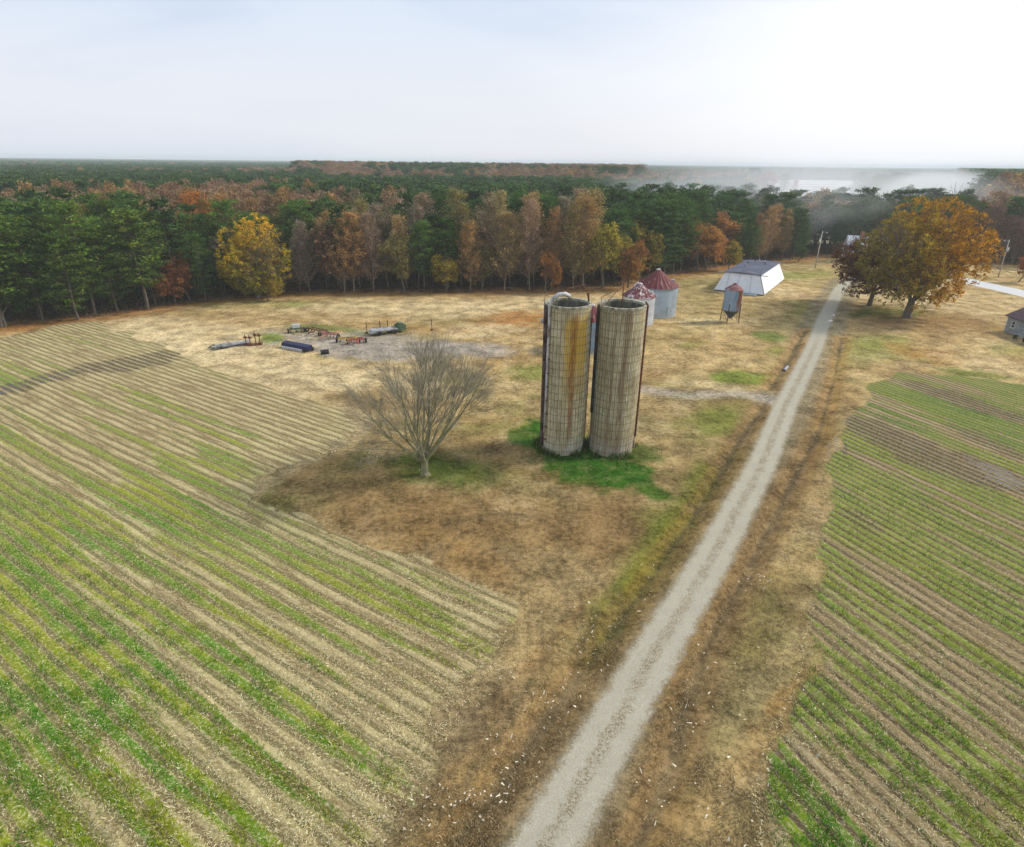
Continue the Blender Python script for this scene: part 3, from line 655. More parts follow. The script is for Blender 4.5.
def grain_bin(loc, r, hw, ha, label, wallm, roofm, rz=0):
    root = empty('grain_bin', loc, rz); tag(root, label, 'grain bin', 'steel grain bins behind the silos')
    b = MB(); prof = []
    nz = int(hw/.14)
    for i in range(nz+1): prof.append((r+(.018 if i % 2 else -.018), hw*i/nz))
    b.lathe(prof, 48); b.build('wall', wallm, root, True)
    # ribbed cone roof
    k = 72; V = []; prof = [(r+.22, hw-.06), (r*.66, hw+(ha-hw)*.36), (.35, ha-.12)]
    for (rr, zz) in prof:
        for j in range(k):
            up = .09 if j % 3 == 0 else 0; aa = 2*PI*j/k; V.append((rr*math.cos(aa), rr*math.sin(aa), zz+up*(rr > .5)))
    Fc = [(i*k+j, i*k+(j+1) % k, (i+1)*k+(j+1) % k, (i+1)*k+j) for i in range(2) for j in range(k)]
    rf = mk('roof', V, Fc, roofm, root)
    b = MB(); b.lathe([(.42, ha-.16), (.42, ha+.02), (.30, ha+.1), (0.01, ha+.2)], 20); b.build('roof_cap', M_PALEM, rf)
    b = MB(); b.lathe([(r+.12, 0), (r+.12, .12), (r, .14)], 40); b.build('base_ring', mat_plain('bin_base', (.35, .34, .3)), root)
    aa = -.5; b = MB(); b.box((math.cos(aa)*(r*.72), math.sin(aa)*(r*.72), hw+(ha-hw)*.36), (.7, .6, .35), aa); b.build('roof_hatch', M_PALEM, rf)
    b = MB()
    for s in (-.2, .2):
        ax = -.35+s/r; b.tube([(math.cos(ax)*(r+.12), math.sin(ax)*(r+.12), .3), (math.cos(ax)*(r+.12), math.sin(ax)*(r+.12), hw+.5)], .03, 5)
    for zz in np.arange(.5, hw+.4, .35):
        b.tube([(math.cos(-.35-.2/r)*(r+.12), math.sin(-.35-.2/r)*(r+.12), zz), (math.cos(-.35+.2/r)*(r+.12), math.sin(-.35+.2/r)*(r+.12), zz)], .02, 4)
    b.build('ladder', M_PALEM, root)
    ad = -1.35; b = MB(); b.box((math.cos(ad)*(r+.02), math.sin(ad)*(r+.02), 1.35), (.12, .9, 1.8), ad); d = b.build('door', mat_plain('bin_door', (.34, .38, .42), .5, .2), root)
    b = MB(); b.box((math.cos(ad)*(r+.1)+.3*math.sin(-ad), math.sin(ad)*(r+.1), 1.35), (.05, .05, .2), ad); b.build('handle', M_DARKM, d)
    return root
grain_bin((27.7, 117.0, 0), 4.0, 5.6, 8.6, 'big bluish steel grain bin with streaked red cone roof, farthest of the bins', mat_bin('bin_blue', (.33, .42, .50), .66), mat_binroof('red_roof_streaked', .60), .3)
grain_bin((22.9, 109.6, 0), 2.9, 5.1, 7.2, 'smaller white grain bin with flaking red roof just behind the right silo', mat_bin('bin_white', (.60, .63, .67), .7), mat_binroof('red_roof_flaking', .5, False), .1)
grain_bin((12.2, 92.3, 0), 2.9, 5.0, 7.0, 'blue grain bin showing only through the gap between the two silos', mat_bin('bin_slate', (.20, .29, .38), .6), mat_binroof('red_roof_dull', .6), .8)
# roof ventilator / auger head beside the big bin
au = empty('auger_tube', (22.3, 113.8, 0)); tag(au, 'pale grain auger spout leaning against the big bin roof edge', 'auger')
b = MB(); b.tube([(0, 0, .3), (-.2, .9, 3.4), (.9, 1.6, 6.0), (1.5, 2.0, 6.3)], .18, 8); b.build('tube', M_PALEM, au, True)
b = MB(); b.tube([(1.5, 2.0, 6.3), (1.75, 2.1, 5.9)], [.22, .3], 8); b.build('spout', M_RUST, au, True)
b = MB(); b.tube([(-.6, 0, 0), (-.2, .8, 3.0)], .05, 5); b.tube([(.6, 0, 0), (0, .8, 3.0)], .05, 5); b.build('leg', M_RUST, au)

# ------------------------------------------------------------------ feed hopper bin
fb = empty('feed_bin', (40.6, 111.2, 0), .2); tag(fb, 'feed hopper bin on legs, half blue half rusty, in front of the white building', 'feed bin')
def mat_feed():
    m = newmat('feed_bin_steel'); t = NT(m.node_tree)
    p = t.n('ShaderNodeTexCoord').outputs['Object']; sp = t.n('ShaderNodeSeparateXYZ', {0: p}); x, y, z = sp.outputs
    n = t.noise(t.n('ShaderNodeMapping', {0: p, 3: (1, 1, .35)}).outputs[0], 1.3, 5, .7)
    c = t.mix(t.ss(n, .35, .65), (.17, .25, .36), (.27, .36, .45))
    rx = t.m('ADD', x, t.m('MULTIPLY', t.m('SUBTRACT', n, .5), 1.6))
    c = t.mix(t.ss(rx, 1.0, 1.25), c, (.6, .58, .54))
    rm = t.m('MULTIPLY', t.ss(rx, -.15, .2), t.ss(rx, 1.35, 1.0)); rm = t.m('MULTIPLY', rm, t.ss(z, 2.4, 4.4, .45, 1))
    c = t.mix(rm, c, (.22, .085, .04))
    t.out(t.bsdf(c, .5, .4, .3, t.bump(t.m('SINE', t.m('MULTIPLY', z, 2*PI/.2)), .3, .03)))
    return m
MF = mat_feed()
b = MB(); b.lathe([(1.6, 2.3), (1.62, 3.3), (1.6, 4.3), (1.62, 5.3), (1.6, 6.1)], 36); b.build('drum', MF, fb, True)
b = MB(); b.lathe([(.22, .65), (.25, .8), (1.6, 2.3)], 28); b.build('hopper', mat_plain('hopper_dark', (.07, .08, .10), .6, .4, 2, metal=.3), fb, True)
b = MB(); b.lathe([(1.68, 6.05), (.9, 6.65), (.35, 6.95), (.3, 7.2), (0.01, 7.25)], 28); b.build('lid', mat_plain('lid_rust', (.20, .07, .06), .7, .4, 2, dirt=(.3, .3, .33), dirtcov=.6), fb)
for i in range(4):
    a = PI/4+i*PI/2; b = MB(); b.tube([(1.62*math.cos(a), 1.62*math.sin(a), 3.6), (1.66*math.cos(a), 1.66*math.sin(a), 1.5), (1.72*math.cos(a), 1.72*math.sin(a), 0)], .075, 6)
    l = b.build('leg', M_DARKM, fb)
b = MB()
for i in range(4):
    a0, a1 = PI/4+i*PI/2, PI/4+(i+1)*PI/2
    b.tube([(1.64*math.cos(a0), 1.64*math.sin(a0), 2.1), (1.70*math.cos(a1), 1.70*math.sin(a1), .5)], .03, 5)
b.build('brace', M_DARKM, fb)
b = MB()
for s in (-.2, .2): b.tube([(.5+s, -1.72, .4), (.5+s, -1.72, 6.2)], .03, 5)
for zz in np.arange(.6, 6.2, .35): b.tube([(.3, -1.72, zz), (.7, -1.72, zz)], .02, 4)
b.build('ladder', M_RUST, fb)

# ------------------------------------------------------------------ white battered building
wb = empty('farm_building', (0, 0, 0)); tag(wb, 'white farm building with outward sloping walls and flat grey roof', 'building')
FL, FR, BR = np.array([46.6, 141.0]), np.array([56.5, 135.8]), np.array([69.0, 157.6])
ay = np.array([.53, .848]); ax = np.array([.848, -.53]); Wd = 11.2; FL = FR-ax*Wd; Dp = 25.2
def W3(u, v, z): q = FL+ax*u+ay*v; return (q[0], q[1], z)
M_TIMG = mat_plain('grey_timber', (.3, .3, .32))
M_WHITE = mat_plain('white_panel', (.74, .76, .79), .6, .08, .8, dirt=(.55, .56, .54), dirtcov=.66, bump=.05)
M_ROOFG = mat_plain('grey_roofing', (.07, .08, .115), .85, .25, .5, dirt=(.11, .12, .155), dirtcov=.55)
ins, hw = 1.75, 4.25
b = MB(); b.hexa([W3(0, 0, .25), W3(Wd, 0, .25), W3(Wd, Dp, .25), W3(0, Dp, .25)], [W3(ins, ins*.7, hw), W3(Wd-ins, ins*.7, hw), W3(Wd-ins, Dp-ins*.7, hw), W3(ins, Dp-ins*.7, hw)])
wl = b.build('wall', M_WHITE, wb)
b = MB(); b.hexa([W3(.2, .2, -.3), W3(Wd-.2, .2, -.3), W3(Wd-.2, Dp-.2, -.3), W3(.2, Dp-.2, -.3)], [W3(.2, .2, .247), W3(Wd-.2, .2, .247), W3(Wd-.2, Dp-.2, .247), W3(.2, Dp-.2, .247)])
b.build('plinth', M_DARKM, wb)
mid = Wd/2; b = MB()
r0 = [W3(ins-.25, ins*.7-.3, hw+.02), W3(Wd-ins+.25, ins*.7-.3, hw+.02), W3(Wd-ins+.25, Dp-ins*.7+.3, hw+.02), W3(ins-.25, Dp-ins*.7+.3, hw+.02)]
top = [W3(mid, ins*.7-.3, hw+.3), W3(mid, Dp-ins*.7+.3, hw+.3)]
b.add(r0+[W3(ins-.25, ins*.7-.3, hw+.12), W3(Wd-ins+.25, ins*.7-.3, hw+.12), W3(Wd-ins+.25, Dp-ins*.7+.3, hw+.12), W3(ins-.25, Dp-ins*.7+.3, hw+.12)]+top,
      [(3, 2, 1, 0), (0, 1, 5, 8, 4), (2, 3, 7, 9, 6), (1, 2, 6, 5), (3, 0, 4, 7), (4, 8, 9, 7), (8, 5, 6, 9)])
rf = b.build('roof', M_ROOFG, wb)
for i, (u, v) in enumerate(((3.2, 17), (5.2, 20.5), (4.2, 20.8), (6.6, 20.2), (7.3, 17), (4.1, 10))):
    b = MB(); q = W3(u, v, 0); b.tube([(q[0], q[1], hw+.2), (q[0], q[1], hw+.6+.15*(i % 3))], .11, 8); b.tube([(q[0], q[1], hw+.6+.15*(i % 3)), (q[0], q[1], hw+.75+.15*(i % 3))], [.2, .1], 8)
    b.build('vent_pipe', M_PALEM if i % 2 else M_DARKM, rf)
for (u, v) in ((ins, ins*.7), (Wd-ins, ins*.7), (ins, Dp-ins*.7), (Wd-ins, Dp-ins*.7)):
    s = -1 if u < mid else 1
    p0, p1 = W3(u-s*.3, v, hw-.05), W3(u+s*1.6, v-.1, hw-.1)
    b = MB(); b.tube([p0, p1], .09, 5); b.build('corner_beam', M_TIMG, wb)
def onwall(u, k, off=.035):  # front wall point, k 0..1 up
    uu = u if abs(u-mid) > 99 else u
    v = ins*.7*k-off; z = .25+(hw-.25)*k
    return W3(uu, v, z)
for u in (2.4, 5.0, 8.0):
    b = MB(); uu = u; pts = [onwall(uu+(mid-uu)*.02, 0), onwall(uu+(mid-uu)*.14, .97)]
    b.tube(pts, .035, 4); b.build('batten', M_TIMG, wl)
b = MB(); b.tube([W3(Wd, 0, .25), W3(Wd-ins, ins*.7, hw)], .09, 5); b.build('corner_trim', mat_plain('dark_trim', (.16, .17, .19)), wl)
b = MB(); b.box(W3(Wd*.72, -1.2, .12), (3.4, 1.6, .3), math.atan2(ax[1], ax[0])); b.build('ramp', mat_plain('ramp_grey', (.22, .27, .28)), wb)

# ------------------------------------------------------------------ grey house at the right edge
def house(name, loc, rz, L, Wd, hw, hr, wallm, roofm, label, cat='house', chimney=False):
    root = empty(name, loc, rz); tag(root, label, cat)
    b = MB(); b.hexa([(0, 0, -.2), (L, 0, -.2), (L, Wd, -.2), (0, Wd, -.2)], [(0, 0, hw), (L, 0, hw), (L, Wd, hw), (0, Wd, hw)])
    b.add([(0, 0, hw), (0, Wd, hw), (0, Wd/2, hr-.05)], [(2, 1, 0)]); b.add([(L, 0, hw), (L, Wd, hw), (L, Wd/2, hr-.05)], [(0, 1, 2)])
    wl = b.build('wall', wallm, root)
    e = .45; sl = (hr-hw)/(Wd/2); b = MB()
    for s in (0, 1):
        y0, y1 = (-e, Wd/2) if s == 0 else (Wd+e, Wd/2)
        z0 = hw-e*sl+.03
        q = [(-e, y0, z0), (L+e, y0, z0), (L+e, y1, hr), (-e, y1, hr)]
        if s: q = q[::-1]
        b.hexa(q, [(p_[0], p_[1], p_[2]+.12) for p_ in q])
    rf = b.build('roof', roofm, root)
    wt = mat_plain('white_trim', (.75, .75, .74), .5, .08); gl = newmat('window_glass'); t = NT(gl.node_tree); t.out(t.bsdf((.03, .035, .045), .08, .6))
    def win(x, zc, w, h, side):
        y = -.03 if side == 0 else Wd+.03
        b = MB()
        for (cx, cz, sx, sz) in ((x-w/2, zc, .09, h+.09), (x+w/2, zc, .09, h+.09), (x, zc+h/2+.09, w+.2, .09), (x, zc-h/2-.09, w+.3, .09), (x, zc, w-.1, .05)): b.box((cx, y, cz), (sx, .09, sz))
        f = b.build('window', wt, root)
        b = MB(); b.box((x, y+(.03 if side == 0 else -.03), zc), (w-.095, .03, h-.01)); b.build('pane', gl, f)
    return root, win, rf
M_GREYW = mat_plain('grey_siding', (.27, .31, .35), .7, .25, .8, dirt=(.36, .40, .42), dirtcov=.5, stretch=(1, 1, 4))
M_MAROON = mat_plain('maroon_shingle', (.085, .055, .065), .85, .3, 2)
p0 = P(1004, 331); p1 = P(1024, 338.5); d = p1-p0; ang = math.atan2(d[1], d[0])
h1, win, rf = house('house', (p0[0], p0[1], 0), ang, 13, 8, 2.9, 5.0, M_GREYW, M_MAROON, 'grey house with dark maroon roof beyond the right field')
win(1.7, 1.6, .8, 1.0, 0); win(5.2, 1.6, .9, 1.2, 0); win(9, 1.6, .9, 1.2, 0)
b = MB(); b.box((0, 0, 1.35), (.14, .14, 3.1)); b.build('corner_board', mat_plain('corner_white', (.6, .62, .62)), h1)
# shrubs at its foot are built below with the trees

# ------------------------------------------------------------------ white farmhouse hidden behind the oaks
fw = P(850, 262)
h2, win2, rf2 = house('farmhouse', (101.5, 188.0, 0), -.25, 11, 7.5, 3.6, 7.6, mat_plain('white_siding', (.74, .75, .76), .6, .08), mat_plain('tin_roof', (.55, .57, .6), .6), 'white farmhouse mostly hidden behind the maroon and orange trees', 'house')
for x_ in (1.8, 4.2, 7, 9.4): win2(x_, 1.7, 1.0, 1.4, 0)
b = MB(); b.box((3.5, 3.2, 7.4), (.9, .9, 3.0)); b.build('chimney', mat_plain('brick', (.3, .13, .09)), rf2)

# ------------------------------------------------------------------ poles
M_POLE = mat_plain('weathered_pole', (.44, .40, .34), .85, .25, 2, stretch=(1, 1, .2))
def pole(loc, hgt, label, lean, lamp=True, rz=0):
    root = empty('utility_pole', loc, rz); tag(root, label, 'pole', 'utility poles in the farmyard')
    b = MB(); b.tube([(0, 0, -.3), (lean[0]*.5, lean[1]*.5, hgt/2), (lean[0], lean[1], hgt)], [.17, .15, .11], 8); b.build('pole', M_POLE, root, True)
    b = MB(); b.tube([(lean[0], lean[1], hgt-.5), (lean[0]+.5, lean[1]-.3, hgt-.2), (lean[0]+1.0, lean[1]-.6, hgt-.25)], .04, 6); b.build('lamp_arm', M_PALEM, root)
    b = MB(); b.tube([(lean[0]+1.0, lean[1]-.6, hgt-.2), (lean[0]+1.0, lean[1]-.6, hgt-.5)], [.14, .24], 10); b.build('lamp_head', M_PALEM, root)
    b = MB(); b.tube([(lean[0]-.32, lean[1]-.1, hgt-3.0), (lean[0]-.32, lean[1]-.1, hgt-2.0)], .25, 10); b.build('transformer', mat_plain('transformer_grey', (.6, .62, .63), .4), root)
    return root
q = P(815, 268); pole((q[0], q[1], 0), 10.2, 'pale wooden pole with lamp standing left of the maroon tree', (0, 0), rz=.3)
q = P(998, 277.5); pole((q[0], q[1], 0), 9.8, 'leaning pale wooden pole beside the paved road right of the orange tree', (.2, 0), rz=2.4)

# ------------------------------------------------------------------ salvage in the yard
M_TIMB = mat_plain('grey_boards', (.36, .36, .36), .9, .45, 2.5, dirt=(.12, .12, .11), dirtcov=.55)
def at(px, py): q = P(px, py); return q
# heap of grey boards with rusty upright posts
g0, g1 = at(212, 350), at(252, 343); d = g1-g0; L0 = np.hypot(*d); an = math.atan2(d[1], d[0])
r_ = empty('board_pile', (g0[0], g0[1], 0), an); tag(r_, 'long low pile of grey boards beside four rusty upright posts', 'board pile')
b = MB()
for i in range(46):
    ll = rnd.uniform(1.5, L0*.8); b.box((rnd.uniform(ll/2, L0-ll/2), rnd.uniform(-.8, .9), rnd.uniform(.06, .55)), (ll, rnd.uniform(.12, .3), .05), rnd.uniform(-.12, .12))
b.build('boards', M_TIMB, r_)
b = MB()
for i in range(16): b.box((rnd.uniform(0, 1.6), rnd.uniform(-1, 1), rnd.uniform(.1, .5)), (rnd.uniform(.5, 1.6), .2, .08), rnd.uniform(0, 3))
b.build('scrap_end', mat_plain('dark_scrap', (.09, .11, .08), .9, .5), r_)
for i, (px, py, hh_) in enumerate(((246.5, 345.5, 1.7), (251, 346, 1.75), (256.5, 345.5, 2.2), (260.5, 345, 2.0))):
    q = at(px, py); pr_ = empty('steel_post', (q[0], q[1], 0)); tag(pr_, ('leftmost', 'second', 'third', 'rightmost')[i]+' of the four rusty posts standing by the board pile', 'post', 'rusty posts by the board pile')
    b = MB(); b.tube([(0, 0, -.2), (rnd.uniform(-.08, .08), 0, hh_)], .08, 6); b.build('shaft', M_RUST, pr_)
    b = MB(); b.box((0, 0, hh_*.78), (.55, .12, .28)); b.build('bracket', M_RUST, pr_); b = MB(); b.box((0, 0, .2), (.6, .5, .4)); b.build('foot_block', M_RUST, pr_)
# navy covered implement with white side
g0, g1 = at(283, 347.5), at(309, 352.5); d = g1-g0; L0 = np.hypot(*d); an = math.atan2(d[1], d[0])
r_ = empty('harvester_header', (g0[0], g0[1], 0), an); tag(r_, 'long navy blue farm header with white lower side lying on the gravel', 'farm implement')
b = MB(); b.add([(0, -.35, .35), (L0, -.35, .35), (L0, .9, .35), (0, .9, .35), (0, -.15, .85), (L0, -.15, .85), (L0, .75, 1.0), (0, .75, 1.0)], [(3,2,1,0),(4,5,6,7),(0,1,5,4),(1,2,6,5),(2,3,7,6),(3,0,4,7)])
b.build('frame', mat_plain('navy_paint', (.012, .012, .06), .45, .3), r_)
b = MB(); b.box((L0*.42, -.42, .22), (L0*.8, .1, .42)); b.build('white_panel', mat_plain('white_paint', (.78, .78, .78), .5, .1), r_)
b = MB()
for i in range(14): b.tube([(.3+i*L0/14.5, -.3, .5), (.35+i*L0/14.5, -.75, .12)], .04, 4)
b.build('tines', M_DARKM, r_)
for s in (.12, .95):
    b = MB(); b.tube([(L0*s, .9, .32), (L0*s, 1.1, .32)], .32, 14); b.build('wheel', M_DARKM, r_)
def wheel(b, c, r, w, axis=1):
    k = 18
    e = (0, w/2, 0) if axis == 1 else (w/2, 0, 0)
    prof = [(r*.55, -w/2), (r*.9, -w/2), (r, -w*.3), (r, w*.3), (r*.9, w/2), (r*.55, w/2)]
    V = []
    for rr, h_ in prof:
        for j in range(k):
            a = 2*PI*j/k; V.append((c[0]+rr*math.cos(a), c[1]+h_, c[2]+rr*math.sin(a)) if axis == 1 else (c[0]+h_, c[1]+rr*math.cos(a), c[2]+rr*math.sin(a)))
    m_ = len(prof); b.add(V, [(i*k+j, i*k+(j+1) % k, ((i+1) % m_)*k+(j+1) % k, ((i+1) % m_)*k+j) for i in range(m_) for j in range(k)])
M_TYRE = mat_plain('tyre', (.025, .027, .025), .85, .3); M_GREENP = mat_plain('green_paint', (.06, .10, .05), .6, .4, dirt=(.2, .16, .1), dirtcov=.6)
def implement(px, py, rz, label, colr, n, name, L=3.4):
    q = at(px, py); r_ = empty(name, (q[0], q[1], 0), rz); tag(r_, label, 'farm implement')
    b = MB(); b.box((0, 0, .75), (L, .16, .16)); b.box((0, .9, .72), (L*.9, .14, .14)); b.box((-L*.4, .45, .75), (.14, 1.1, .14)); b.box((L*.4, .45, .75), (.14, 1.1, .14)); b.tube([(-L*.1, 0, .75), (0, -1.7, .5)], .08, 6); b.tube([(L*.1, 0, .75), (0, -1.7, .5)], .08, 6)
    b.build('frame', colr, r_)
    for i in range(n):
        b = MB(); u = -L*.42+i*L*.84/max(1, n-1); b.tube([(u, .5, .75), (u, .75, .35), (u+.05, .45, .02)], [.05, .05, .09], 5); b.build('tine', M_RUST, r_)
    for s in (-1, 1):
        b = MB(); wheel(b, (s*(L*.5+.2), .3, .42), .42, .24, 0); b.build('wheel', M_TYRE, r_)
    return r_
r_ = implement(297, 333, .5, 'dark wheeled implement at the back left of the gravel patch', M_GREENP, 3, 'cultivator', 2.2)
b = MB(); b.box((0, .4, 1.15), (1.3, .9, .5)); b.build('seed_box', mat_plain('pale_box', (.42, .44, .40)), r_)
implement(316, 334, -.5, 'rusty cultivator with dark tines on the gravel patch', M_RUST, 6, 'cultivator', 4.2)
implement(328, 338, -.4, 'pinkish rusty disc harrow beside the rusty cultivator', mat_plain('pink_rust', (.33, .14, .11), .8, .4), 5, 'disc_harrow', 3.4)
implement(348, 343, .1, 'yellow implement frame on the gravel patch', mat_plain('yellow_paint', (.5, .30, .05), .6, .4, dirt=(.2, .09, .04), dirtcov=.55), 4, 'plough', 3.2)
implement(357, 344, .4, 'faded red implement touching the yellow frame', mat_plain('red_paint', (.38, .07, .05), .6, .4), 4, 'plough', 2.6)
q = at(325, 354); r_ = empty('fuel_drum', (q[0], q[1], 0), .4); tag(r_, 'black drum lying at the front edge of the gravel patch', 'drum')
b = MB(); b.tube([(-.6, 0, .35), (-.57, 0, .35), (.57, 0, .35), (.6, 0, .35)], [.3, .35, .35, .3], 14); b.build('body', mat_plain('black_paint', (.02, .022, .03), .5), r_)
b = MB()
for s in (-.22, .22): b.tube([(s-.02, 0, .35), (s+.02, 0, .35)], .37, 14)
b.build('rolling_hoop', M_DARKM, r_)
# pale grey flatbed wagon with stakes beyond the tree
g0, g1 = at(375, 335), at(405, 331); d = g1-g0; L0 = np.hypot(*d); an = math.atan2(d[1], d[0])
r_ = empty('flatbed_wagon', (g0[0], g0[1], 0), an); tag(r_, 'pale grey flatbed wagon seen behind the crown of the bare tree', 'wagon')
b = MB(); b.box((L0*.35, 0, .78), (L0*.7, 1.9, .18)); b.add([(-.9, -.6, .5), (0, -.95, .5), (0, .95, .5), (-.9, .6, .5), (-.7, -.4, .95), (0, -.9, 1.0), (0, .9, 1.0), (-.7, .4, .95)], [(3,2,1,0),(4,5,6,7),(0,1,5,4),(1,2,6,5),(2,3,7,6),(3,0,4,7)])
b.build('deck', mat_plain('wagon_grey', (.34, .35, .36), .7, .5, 2, dirt=(.14, .12, .10), dirtcov=.55), r_)
b = MB(); b.box((L0*.85, .1, .85), (L0*.28, 1.6, .9)); b.box((L0*.85, .1, 1.4), (L0*.16, 1.2, .3)); b.build('load', M_GREENP, r_)
for (sx, sy) in ((.08, -1.0), (.6, -1.0), (.08, 1.0), (.6, 1.0)):
    b = MB(); wheel(b, (L0*sx, sy*.95, .38), .38, .22, 1); b.build('wheel', M_TYRE, r_)
for i, (px, py) in enumerate(((380.5, 332), (388, 331), (367, 333), (432, 330))):
    q = at(px, py+.5); pr_ = empty('steel_post', (q[0], q[1], 0)); tag(pr_, ('rusty post standing behind the middle of the grey wagon', 'rusty post behind the right half of the grey wagon', 'thin post left of the grey wagon', 'thin post on the sand right of the grey wagon')[i], 'post', 'rusty posts by the wagon')
    b = MB(); b.tube([(0, 0, -.2), (0, 0, 2.0)], .07 if i > 1 else .1, 6); b.build('shaft', M_RUST, pr_); b = MB(); b.box((0, 0, .15), (.4, .4, .3)); b.build('base', M_RUST, pr_)
# white culvert end in the ditch, puddle-side scrap
q = at(786, 368); r_ = empty('culvert_pipe', (q[0], q[1], -.25), .95); tag(r_, 'short white culvert pipe in the reddish ditch left of the drive', 'pipe')
b = MB(); b.tube([(-.9, 0, .1), (.9, 0, .2)], .2, 14, cap=False); b.tube([(-.9, 0, .1), (.9, 0, .2)], .17, 14, cap=False); b.build('barrel', mat_plain('culvert', (.33, .35, .37), .7), r_)
b = MB(); b.tube([(.85, 0, .2), (.93, 0, .2)], .24, 14, cap=False); b.build('collar', M_PALEM, r_)

# ------------------------------------------------------------------ tree making
def tubes_np(p0, p1, r0, r1, k=5):
    p0, p1, r0, r1 = map(np.asarray, (p0, p1, r0, r1)); n = len(p0)
    d = p1-p0; d /= np.linalg.norm(d, axis=1, keepdims=True)+1e-9
    ref = np.where(np.abs(d[:, 2:3]) < .9, [[0, 0, 1.]], [[1., 0, 0]])
    u = np.cross(d, ref); u /= np.linalg.norm(u, axis=1, keepdims=True); w = np.cross(d, u)
    a = np.arange(k)*2*PI/k; ca, sa = np.cos(a), np.sin(a)
    ring = u[:, None]*ca[None, :, None]+w[:, None]*sa[None, :, None]
    V = np.concatenate([p0[:, None]+ring*r0[:, None, None], p1[:, None]+ring*r1[:, None, None]], 1).reshape(-1, 3)
    j = np.arange(k); j2 = (j+1) % k
    q = np.stack([j, j2, j2+k, j+k], 1)
    Fc = (q[None]+(np.arange(n)*2*k)[:, None, None]).reshape(-1, 4)
    return V, Fc
def quads_np(c, size, rs, flat=0.0, asp=.6):
    """random small leaf quads"""
    n = len(c); nrm = rs.normal(0, 1, (n, 3)); nrm[:, 2] = np.abs(nrm[:, 2])+flat; nrm /= np.linalg.norm(nrm, axis=1, keepdims=True)
    t = rs.normal(0, 1, (n, 3)); t -= nrm*(t*nrm).sum(1, keepdims=True); t /= np.linalg.norm(t, axis=1, keepdims=True); b = np.cross(nrm, t)
    s = (size*rs.uniform(.6, 1.3, n))[:, None]; t = t*s/2; b = b*s*asp/2
    V = np.stack([c-t, c-b*.9+t*.1, c+t, c+b*.9+t*.1], 1).reshape(-1, 3)
    return V, np.arange(n*4).reshape(n, 4)
def branch(rs, segs, tips, p, d, L, r, lvl, maxl, nch, spread, up, wob=.12, minr=.012):
    n = 3; pts = [p]
    for i in range(n):
        d = d+rs.normal(0, wob, 3)+np.array([0, 0, up]); d = d/np.linalg.norm(d)
        q = p+d*L/n; ra = r*(1-.5*i/n); rb = r*(1-.5*(i+1)/n)
        segs.append((p, q, max(ra, minr), max(rb, minr))); p = q; pts.append(q)
        if lvl < maxl and i > 0:
            for c in range(nch if (nch < 3 or lvl > 1) else 1):
                a = rs.normal(0, 1, 3); a -= d*a.dot(d); a /= np.linalg.norm(a)
                sp = spread*rs.uniform(.6, 1.3); dd = d*math.cos(sp)+a*math.sin(sp)
                branch(rs, segs, tips, p, dd, L*rs.uniform(.55, .8), rb*.72, lvl+1, maxl, nch, spread, up, wob, minr)
    tips.append(p)
    if lvl < maxl:
        branch(rs, segs, tips, p, d, L*.7, r*.5, lvl+1, maxl, nch, spread, up, wob, minr)
def segs2mesh(segs, k=5):
    return tubes_np(np.array([s[0] for s in segs]), np.array([s[1] for s in segs]), np.array([s[2] for s in segs]), np.array([s[3] for s in segs]), k)

M_BARK = mat_plain('bark', (.14, .115, .085), .95, .4, 3, stretch=(1, 1, .3))
M_BARKP = mat_plain('pale_bark', (.26, .20, .13), .95, .35, 3, stretch=(1, 1, .3))
M_LEAFO = mat_leaf('leaf_individual', (1.25, 1.25, 1.25), .5, .7, .4, use_obj=True, usecol=True)
M_LEAFI = mat_leaf('leaf_forest', (1, 1, 1), .5, .7, .4, inst=True, usecol=True)
M_LEAFH = mat_leaf('leaf_hero', (1, 1, 1), .4, .7, .4, usecol=True)

def pine_geo(seed, nb=62, q=26, size=.55, h=18.0):
    rs = np.random.default_rng(seed); segs = []; cl = []
    lean = rs.normal(0, .25, 2)
    tr = lambda z: np.array([lean[0]*z/h+.15*math.sin(z*.5), lean[1]*z/h, z])
    zs = np.linspace(0, h*.97, 9)
    for a, b_ in zip(zs[:-1], zs[1:]): segs.append((tr(a), tr(b_), .17*(1-a/h)+.03, .17*(1-b_/h)+.03))
    z0 = h*rs.uniform(.10, .24); R = h*rs.uniform(.20, .25)
    for i in range(nb):
        t_ = (i+rs.random())/nb; z = z0+(h-z0)*t_**.85
        w = R*(math.sin(min(1, (1-t_)*1.9+.2)*PI/2))*rs.uniform(.55, 1.12)*(.65+.35*min(1, t_*4))
        a = i*2.4+rs.normal(0, .3); rise = rs.uniform(.0, .35)*w+(.7 if t_ > .85 else 0)*w*.5
        p = tr(z); e = p+np.array([math.cos(a)*w, math.sin(a)*w, rise]); segs.append((p, e, .05, .02))
        for u in (.45, .75, 1.0):
            cl.append((p*(1-u)+e*u, .55+.5*u*rs.random()+.2))
    cl.append((tr(h*.98), .5))
    return segs, cl, rs
def clumps_to_quads(cl, rs, q, size, flat=.4, squash=.6, asp=.45):
    c = np.array([x[0] for x in cl]); r = np.array([x[1] for x in cl])
    n = len(c); off = rs.normal(0, 1, (n, q, 3)); off /= np.linalg.norm(off, axis=2, keepdims=True); off *= (rs.random((n, q, 1))**.45)*r[:, None, None]; off[..., 2] *= squash
    pts = (c[:, None]+off).reshape(-1, 3)
    tn = np.repeat(rs.uniform(.7, 1.3, n), q)
    V, Fc = quads_np(pts, np.full(len(pts), size), rs, flat, asp)
    return V, Fc, np.repeat(tn, 4)
